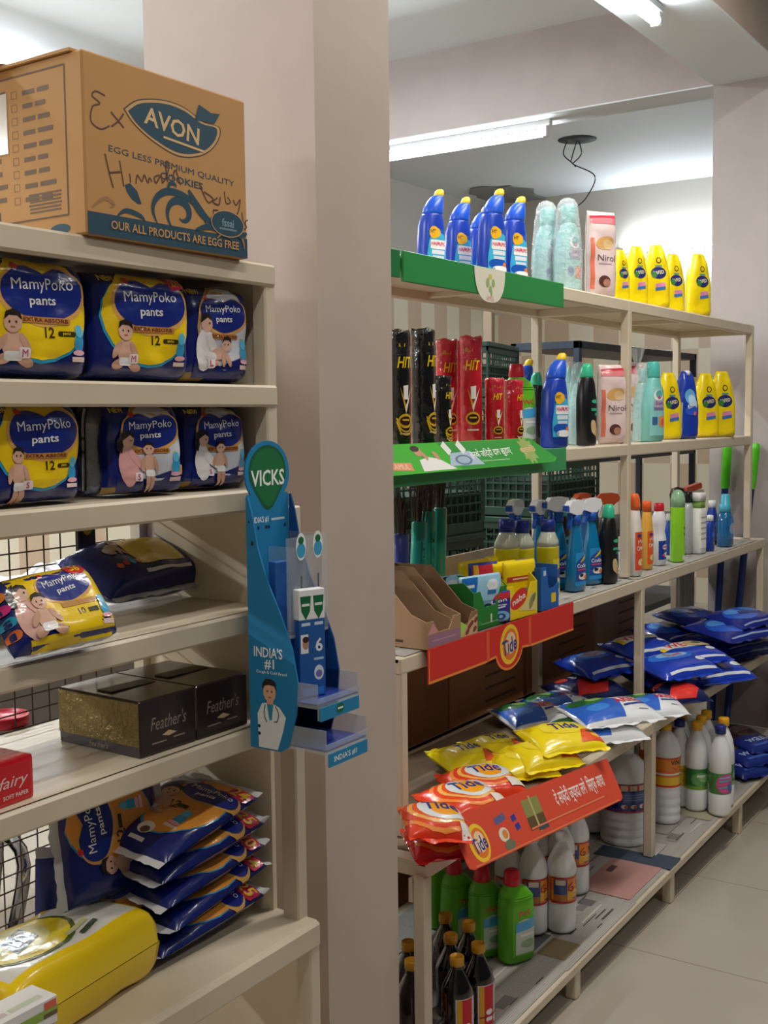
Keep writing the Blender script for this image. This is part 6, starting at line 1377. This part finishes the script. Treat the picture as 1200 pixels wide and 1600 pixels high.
# brooms standing at the back by the column
def broom(label, px, Y, tilt, sleeve, hs, word=None):
    X = spot(px, Y, S3); t = thing('broom', label, 'broom', (X, Y, S3), 0, 'brooms in coloured sleeves', rot=(tilt*.3, tilt, 0))
    MB().loft(Loft([(0, .014, .012), (.01, .026, .018), (hs, .030, .016), (hs+.004, .026, .012)]), mat(sleeve, .35, coat=.3), 18).build('sleeve', t)
    b = MB(); rg = random.Random(int(px)); BRM = mat('#4a3a2a', .8)
    for i in range(46):
        a_ = rg.uniform(0, 2*pi); r0 = rg.uniform(0, .022); dx, dy = r0*cos(a_), r0*.6*sin(a_)
        b.tube([(dx, dy, hs-.02), (dx*1.5, dy*1.5, hs+.05), (dx*2.2+rg.uniform(-.01, .01), dy*2.2+rg.uniform(-.01, .01), hs+.085+rg.uniform(0, .035))], .0011, BRM, 4)
    b.build('bristles', t)
    if word:
        b = MB(); b.stamp(Art(paper).rect(0, hs*.5, .018, hs*.6, '#2fa08a').txt(word, 0, hs*.5, .010, '#12483e', 90, hs*.45, .03), lambda x, y, off: Vector((x, -.0178-off, y))); b.build('printed_panel', t)
broom('broom in a teal sleeve standing second from the column', 650, 1.66, .06, '#1f8f7c', .245, 'FRESH')
broom('broom in a teal sleeve with bold lettering, third from the column', 668, 1.685, .02, '#1f8c7a', .265, 'IZZI')
broom('broom in a teal sleeve farthest from the column', 684, 1.69, .04, '#1b8c78', .27, None)
broom('broom in a violet blue sleeve right against the column', 628, 1.63, .0, '#3a4a9c', .225, None)
# ================================================================== BEHIND THE RACKS
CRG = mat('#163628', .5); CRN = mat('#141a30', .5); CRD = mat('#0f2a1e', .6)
def crate(proto_mat, W=.52, D=.36, Hh=.263, name='crate'):
    t = thing(name, 'x', 'crate', (0, 0, 0), 0, 'plastic crates stacked behind the rack')
    b = MB(); T = .012
    b.box(-W/2, W/2, 0, D, 0, .008, proto_mat)
    for z0, z1 in ((.0, .045), (.21, Hh)):
        for y0, y1 in ((0, T), (D-T, D)): b.box(-W/2, W/2, y0, y1, z0, z1, proto_mat, .002)
        for x0, x1 in ((-W/2, -W/2+T), (W/2-T, W/2)): b.box(x0, x1, 0, D, z0, z1, proto_mat, .002)
    for i in range(14):
        x = -W/2+.006+(W-.018)*i/13; wdt = .02 if i in (0, 13) else .006
        for y in (.003, D-.009): b.box(x-(wdt-.006)/2, x+wdt, y, y+.006, .045, .22, proto_mat)
    for i in range(10):
        y = .006+(D-.018)*i/9
        for x in (-W/2+.003, W/2-.009): b.box(x, x+.006, y, y+.006, .045, .22, proto_mat)
    for z in (.08, .115, .15, .185):
        for y in (.002, D-.008): b.box(-W/2, W/2, y, y+.006, z-.004, z+.004, proto_mat)
        for x in (-W/2+.002, W/2-.008): b.box(x, x+.006, 0, D, z-.004, z+.004, proto_mat)
    b.box(-W/2-.008, W/2+.008, -.008, 0, Hh-.022, Hh, proto_mat, .002); b.box(-W/2-.008, W/2+.008, D, D+.008, Hh-.022, Hh, proto_mat, .002); b.box(-W/2-.008, -W/2, 0, D, Hh-.022, Hh, proto_mat, .002); b.box(W/2, W/2+.008, 0, D, Hh-.022, Hh, proto_mat, .002)
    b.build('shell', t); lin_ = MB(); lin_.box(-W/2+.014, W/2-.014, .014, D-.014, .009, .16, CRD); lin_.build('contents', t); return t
cg, cn = crate(CRG), crate(CRN)
STK = [('by the column', 692, 2.18, [('n', 3), ('g', 2)], -.12), ('behind the red cans', 786, 2.66, [('n', 3), ('g', 4)], .22), ('right of the rear post', 900, 2.16, [('n', 2), ('g', 3)], .0)]
ords = ['lowest', 'second', 'third', 'fourth', 'fifth', 'sixth', 'seventh', 'eighth']
for place, px, Y, layers, rz in STK:
    k = 0; X = spot(px, Y, 1.1)
    for kind, n in layers:
        for i in range(n):
            p = cg if kind == 'g' else cn; lb = '%s crate, %s from the floor in the stack %s' % ('dark green' if kind == 'g' else 'navy', ords[k] if k else 'first', place)
            loc = (X+.006*sin(k*2.1), Y+.006*cos(k*1.7), .2633*k)
            if p.name not in USED: USED.add(p.name); p.location = loc; p.rotation_euler = (0, 0, rz+.015*sin(k)); p['label'] = lb
            else: clone(p, loc, rz+.015*sin(k), lb)
            k += 1
# cartons and boards pushed behind the fourth board
CB1, CB2, CB3 = mat('#b07c54', .75, vary=.12), mat('#9c6c4a', .75, vary=.12), mat('#bfa183', .75, vary=.08)
def carton(label, px, Y, z, w, d, h, m, rz=0, holes=False):
    X = spot(px, Y, z+h/2); t = thing('carton', label, 'carton', (X, Y, z), rz, 'brown cartons behind the rack')
    b = MB(); b.box(-w/2, w/2, 0, d, 0, h, m, .004)
    a = Art(paper)
    for i in range(5): a.rect(w*.1, h*(.3+.1*i), w*.5, .010, '#6a4a34')
    if holes: a.ell(-w*.05, h*.35, .055, .035, '#1a110c')
    else: a.rect(w*.3, h*.2, .05, .03, '#5f4530')
    b.stamp(a, plane_map((0, 0, 0), (1, 0, 0), (0, 0, 1))); b.build('box', t)
    MB().box(-w/2+.004, w/2-.004, d*.46, d*.54, h, h+.0015, mat('#b9996c', .3)).build('tape', t)
    return t
carton('dark brown carton with a hand hole low behind the orange bags', 690, 1.80, .33, .44, .035, .62, CB2, 0, True) if False else None
def low_carton(*a_, **k_): return carton(*a_, **k_)
for (px, Y, w_, h_, m, lb, hole) in ((712, 2.24, .60, .47, CB2, 'dark brown carton with a hand hole behind the orange bags', True), (790, 2.0, .62, .47, CB1, 'brown carton with printed lines behind the yellow bags', False)):
    pass
BX = [(2.78, .52, CB2, 'dark brown carton with an oval hand hole behind the orange bags', True, .93), (3.30, .50, CB1, 'brown carton with printed lines behind the white and green bags', False, .90), (3.86, .56, CB1, 'brown carton behind the blue bags left of the middle post', False, .92), (4.42, .50, CB3, 'pale brown carton behind the blue bags right of the middle post', False, .90)]
low = []
for i, (X, w_, m, lb, hole, top) in enumerate(BX):
    base = thing('carton', 'plain carton on the floor under the %s' % ['hand hole carton', 'carton behind the white and green bags', 'carton left of the middle post', 'pale carton'][i], 'carton', (X, 1.84, 0), 0, 'brown cartons behind the rack')
    b = MB(); b.box(-w_/2, w_/2, 0, 0.28, 0, .44, CB2, .004); b.build('box', base)
    t = thing('carton', lb, 'carton', (X, 1.80, .4405), .0, 'brown cartons behind the rack')
    b = MB(); b.box(-w_/2, w_/2, 0, .30, 0, top-.44, m, .004); a = Art(paper); hh_ = top-.44
    if hole: a.ell(-w_*.12, hh_*.40, .05, .035, '#1a110c')
    else:
        for q in range(6): a.rect(w_*.16, hh_*(.28+.09*q), w_*.42, .008, '#6a4a34')
    b.stamp(a, plane_map((0, 0, 0), (1, 0, 0), (0, 0, 1))); b.build('box', t)
    MB().box(-w_/2+.004, w_/2-.004, .13, .16, hh_, hh_+.0012, mat('#b9996c', .3)).build('tape', t)
# long cardboard sheet standing behind the tray boxes on the third board
p = at(690, 872, 'Y', 1.715); q = at(780, 872, 'Y', 1.715)
t = thing('cardboard_sheet', 'long pale cardboard sheet standing behind the yellow packets', 'cardboard', (p.x-.25, 1.715, S3), 0); MB().box(0, q.x-p.x+.45, 0, .006, 0, p.z-S3, CB3, .001).build('sheet', t)
# dark steel frame rack far behind
SF = mat('#2b3644', .45, .2); fxa, fxb, fy0, fy1 = spot(905, 2.52, 1.62), spot(1088, 2.52, 1.62), 2.52, 2.92
ztf = at(1062, 550, 'Y', 2.52).z
t = thing('steel_frame', 'dark blue grey angle iron rack frame behind the far end', 'rack', ((fxa+fxb)/2, fy0, 0))
def sf(nm, *b_): MB().box(*b_, SF, .002).build(nm, t, loc=(-(fxa+fxb)/2, -fy0, 0))
for x in (fxa, fxb-.035):
    for y in (fy0, fy1-.035): sf('leg', x, x+.035, y, y+.035, 0, ztf)
for z in (ztf, 1.28, .85, .35): sf('shelf', fxa, fxb, fy0, fy1, z-.04, z)
# tall cream pole behind the crates
p = at(770, 500, 'Y', 2.75); tag(MB().box(p.x-.012, p.x+.022, 2.75, 2.80, 0, at(770, 470, 'Y', 2.75).z+.08, mat('#8d7c68', .5), .003).build('pole'), 'tall cream pole rising behind the crates under the top board', 'pole')
# mops and a grey plank in the corner by the far pillar
GG, MBL = plast('#55c21e'), plast('#1d3f8a')
def mop(label, px0, py0, Y0, px1, py1, Y1):
    a_ = at(px0, py0, 'X', Y0); b_ = at(px1, py1, 'X', Y1); d = (a_-b_).normalized(); foot = b_ - d*(b_.z/d.z) if d.z else b_
    t = thing('mop', label, 'mop', foot, 0, 'mops with green grips by the far pillar'); L = (a_-foot).length; gr = .20
    MB().tube([d*.02, d*(L-gr)], .015, MBL, 12).build('handle', t)
    MB().tube([d*(L-gr), d*(L-gr+.01), d*(L-.03), d*(L-.006), d*L], [.015, .019, .020, .018, .007], GG, 14).build('grip', t)
    b = MB(); rg = random.Random(px0)
    for i in range(36):
        an = 2*pi*i/36; b.tube([(0, 0, .07), (.015*cos(an), .018*sin(an), .03), (.02*cos(an), .026*sin(an), .006)], .005, mat('#8f9096', .9), 5)
    b.build('mop_head', t)
mop('mop with a green grip seen left of the end post', 1137, 692, 5.062, 1122, 950, 5.045)
mop('mop with a green grip seen right of the end post', 1181, 692, 5.062, 1153, 955, 5.045)
a_ = at(1098, 880, 'Y', 1.95)
t = thing('plank', 'grey ribbed plank leaning in the corner behind the far blue bags', 'plank', (a_.x, 2.02, 0), 0, rot=(radians(-4), radians(8), 0)); b = MB()
for i in range(4): b.box(-.11+.055*i, -.062+.055*i, 0, .02, 0, 1.05, mat('#7a7670', .7, vary=.1), .004)
b.build('board', t)
# ---------- seen through the wire mesh of the near rack
t = thing('table', 'grey table seen through the wire mesh behind the near rack', 'table', (2.35, 2.6, 0)); TG = mat('#a9aba8', .5)
MB().box(-1.2, .75, -.35, .35, .98, 1.01, TG, .004).build('tabletop', t); MB().box(-1.2, .75, .33, .35, .50, .98, mat('#c4c8c8', .5)).build('modesty_panel', t)
for x in (-1.15, .70):
    for y in (-.32, .32): MB().box(x-.02, x+.02, y-.02, y+.02, 0, .98, TG).build('leg', t)
WB = mat('#e4e6e8', .35)
for k, (X, Y, w_, h_, d_, rz, lb) in enumerate(((1.42, 2.5, .42, .30, .15, .2, 'white plastic bag at the frame edge on the table behind the mesh'), (1.86, 2.48, .40, .30, .13, -.2, 'white plastic bag with a grey shadowed fold, middle of the table'), (2.25, 2.52, .42, .28, .12, .1, 'white plastic bag beside the rack post on the table behind'), (1.62, 2.83, .30, .26, .20, .5, 'white plastic bag at the back of the table behind the mesh'))):
    t = thing('plastic_bag', lb, 'bag', (X, Y, 1.011), 0, 'white bags on the table behind the mesh', rot=(0, 0, rz)); P = Pillow(w_, h_, d_, 2.6, 2.6, 1.8, .03, 170+k, lie=True, back=.5, wf=8); P.mesh(lambda u, v: WB, n=30, m=26).build('bag', t)
    MB().tube(curve([(w_*.32, 0, d_*.6), (w_*.46, .03, d_*.8), (w_*.56, .0, d_*.5), (w_*.46, -.03, d_*.35), (w_*.36, -.02, d_*.5)], 6), .008, WB, 8).build('handle', t)
t = tag(MB().box(-.28, .28, 0, .02, 0, .012, mat('#d8c34a', .5), .002).build('ruler', loc=(1.62, 2.27, 1.011), rz=.1), 'long yellow strip lying on the table edge behind the mesh', 'strip')
b = MB(); b.box(-.02, .02, 0, .008, 0, .09, mat('#1f1e1c', .4), .002); b.stamp(Art(paper).ell(0, .05, .013, .020, '#c9b42c').rect(0, .05, .016, .008, '#1f1e1c'), plane_map((0, 0, 0), (1, 0, 0), (0, 0, 1)))
pt = at(129, 822, 'Y', 1.574); tag(b.build('hanging_card', loc=(pt.x, 1.562, pt.z-.045)), 'small black and yellow card hanging on the wire mesh', 'card')
# chrome stool and dark chair
CHR = mat('#b9bcc0', .12, 1.0)
t = thing('stool', 'chrome legged stool with a black seat behind the mesh', 'stool', (1.72, 1.98, 0))
MB().lathe([(0, .72), (.17, .72), (.18, .735), (.18, .76), (.16, .775), (0, .775)], mat('#1c1c1e', .5), 30).build('seat', t)
for sx, sy in ((1, 1), (1, -1), (-1, 1), (-1, -1)): MB().tube([(.11*sx, .11*sy, .725), (.17*sx, .17*sy, 0)], .012, CHR, 10).build('leg', t)
MB().tube([(.16*cos(2*pi*i/28), .16*sin(2*pi*i/28), .28) for i in range(28)], .008, CHR, 8, close=True).build('foot_ring', t)
t = thing('office_chair', 'dark office chair back seen low through the wire mesh', 'chair', (1.16, 1.93, 0)); DKC = mat('#1e1f22', .6)
MB().box(-.22, .22, .18, .24, .50, .98, DKC, .02, None, 3).build('backrest', t); MB().box(-.24, .24, -.24, .24, .42, .49, DKC, .02, None, 3).build('seat', t); MB().tube([(0, 0, .05), (0, 0, .42)], .025, CHR, 12).build('stem', t)
b = MB()
for i in range(5): b.tube([(0, 0, .07), (.26*cos(2*pi*i/5), .26*sin(2*pi*i/5), .04)], .016, DKC, 8)
b.build('base', t)
for s in (-1, 1): MB().tube(curve([(.24*s, -.1, .46), (.28*s, -.1, .66), (.28*s, .12, .68), (.23*s, .2, .66)], 6), .014, CHR, 8).build('armrest', t)
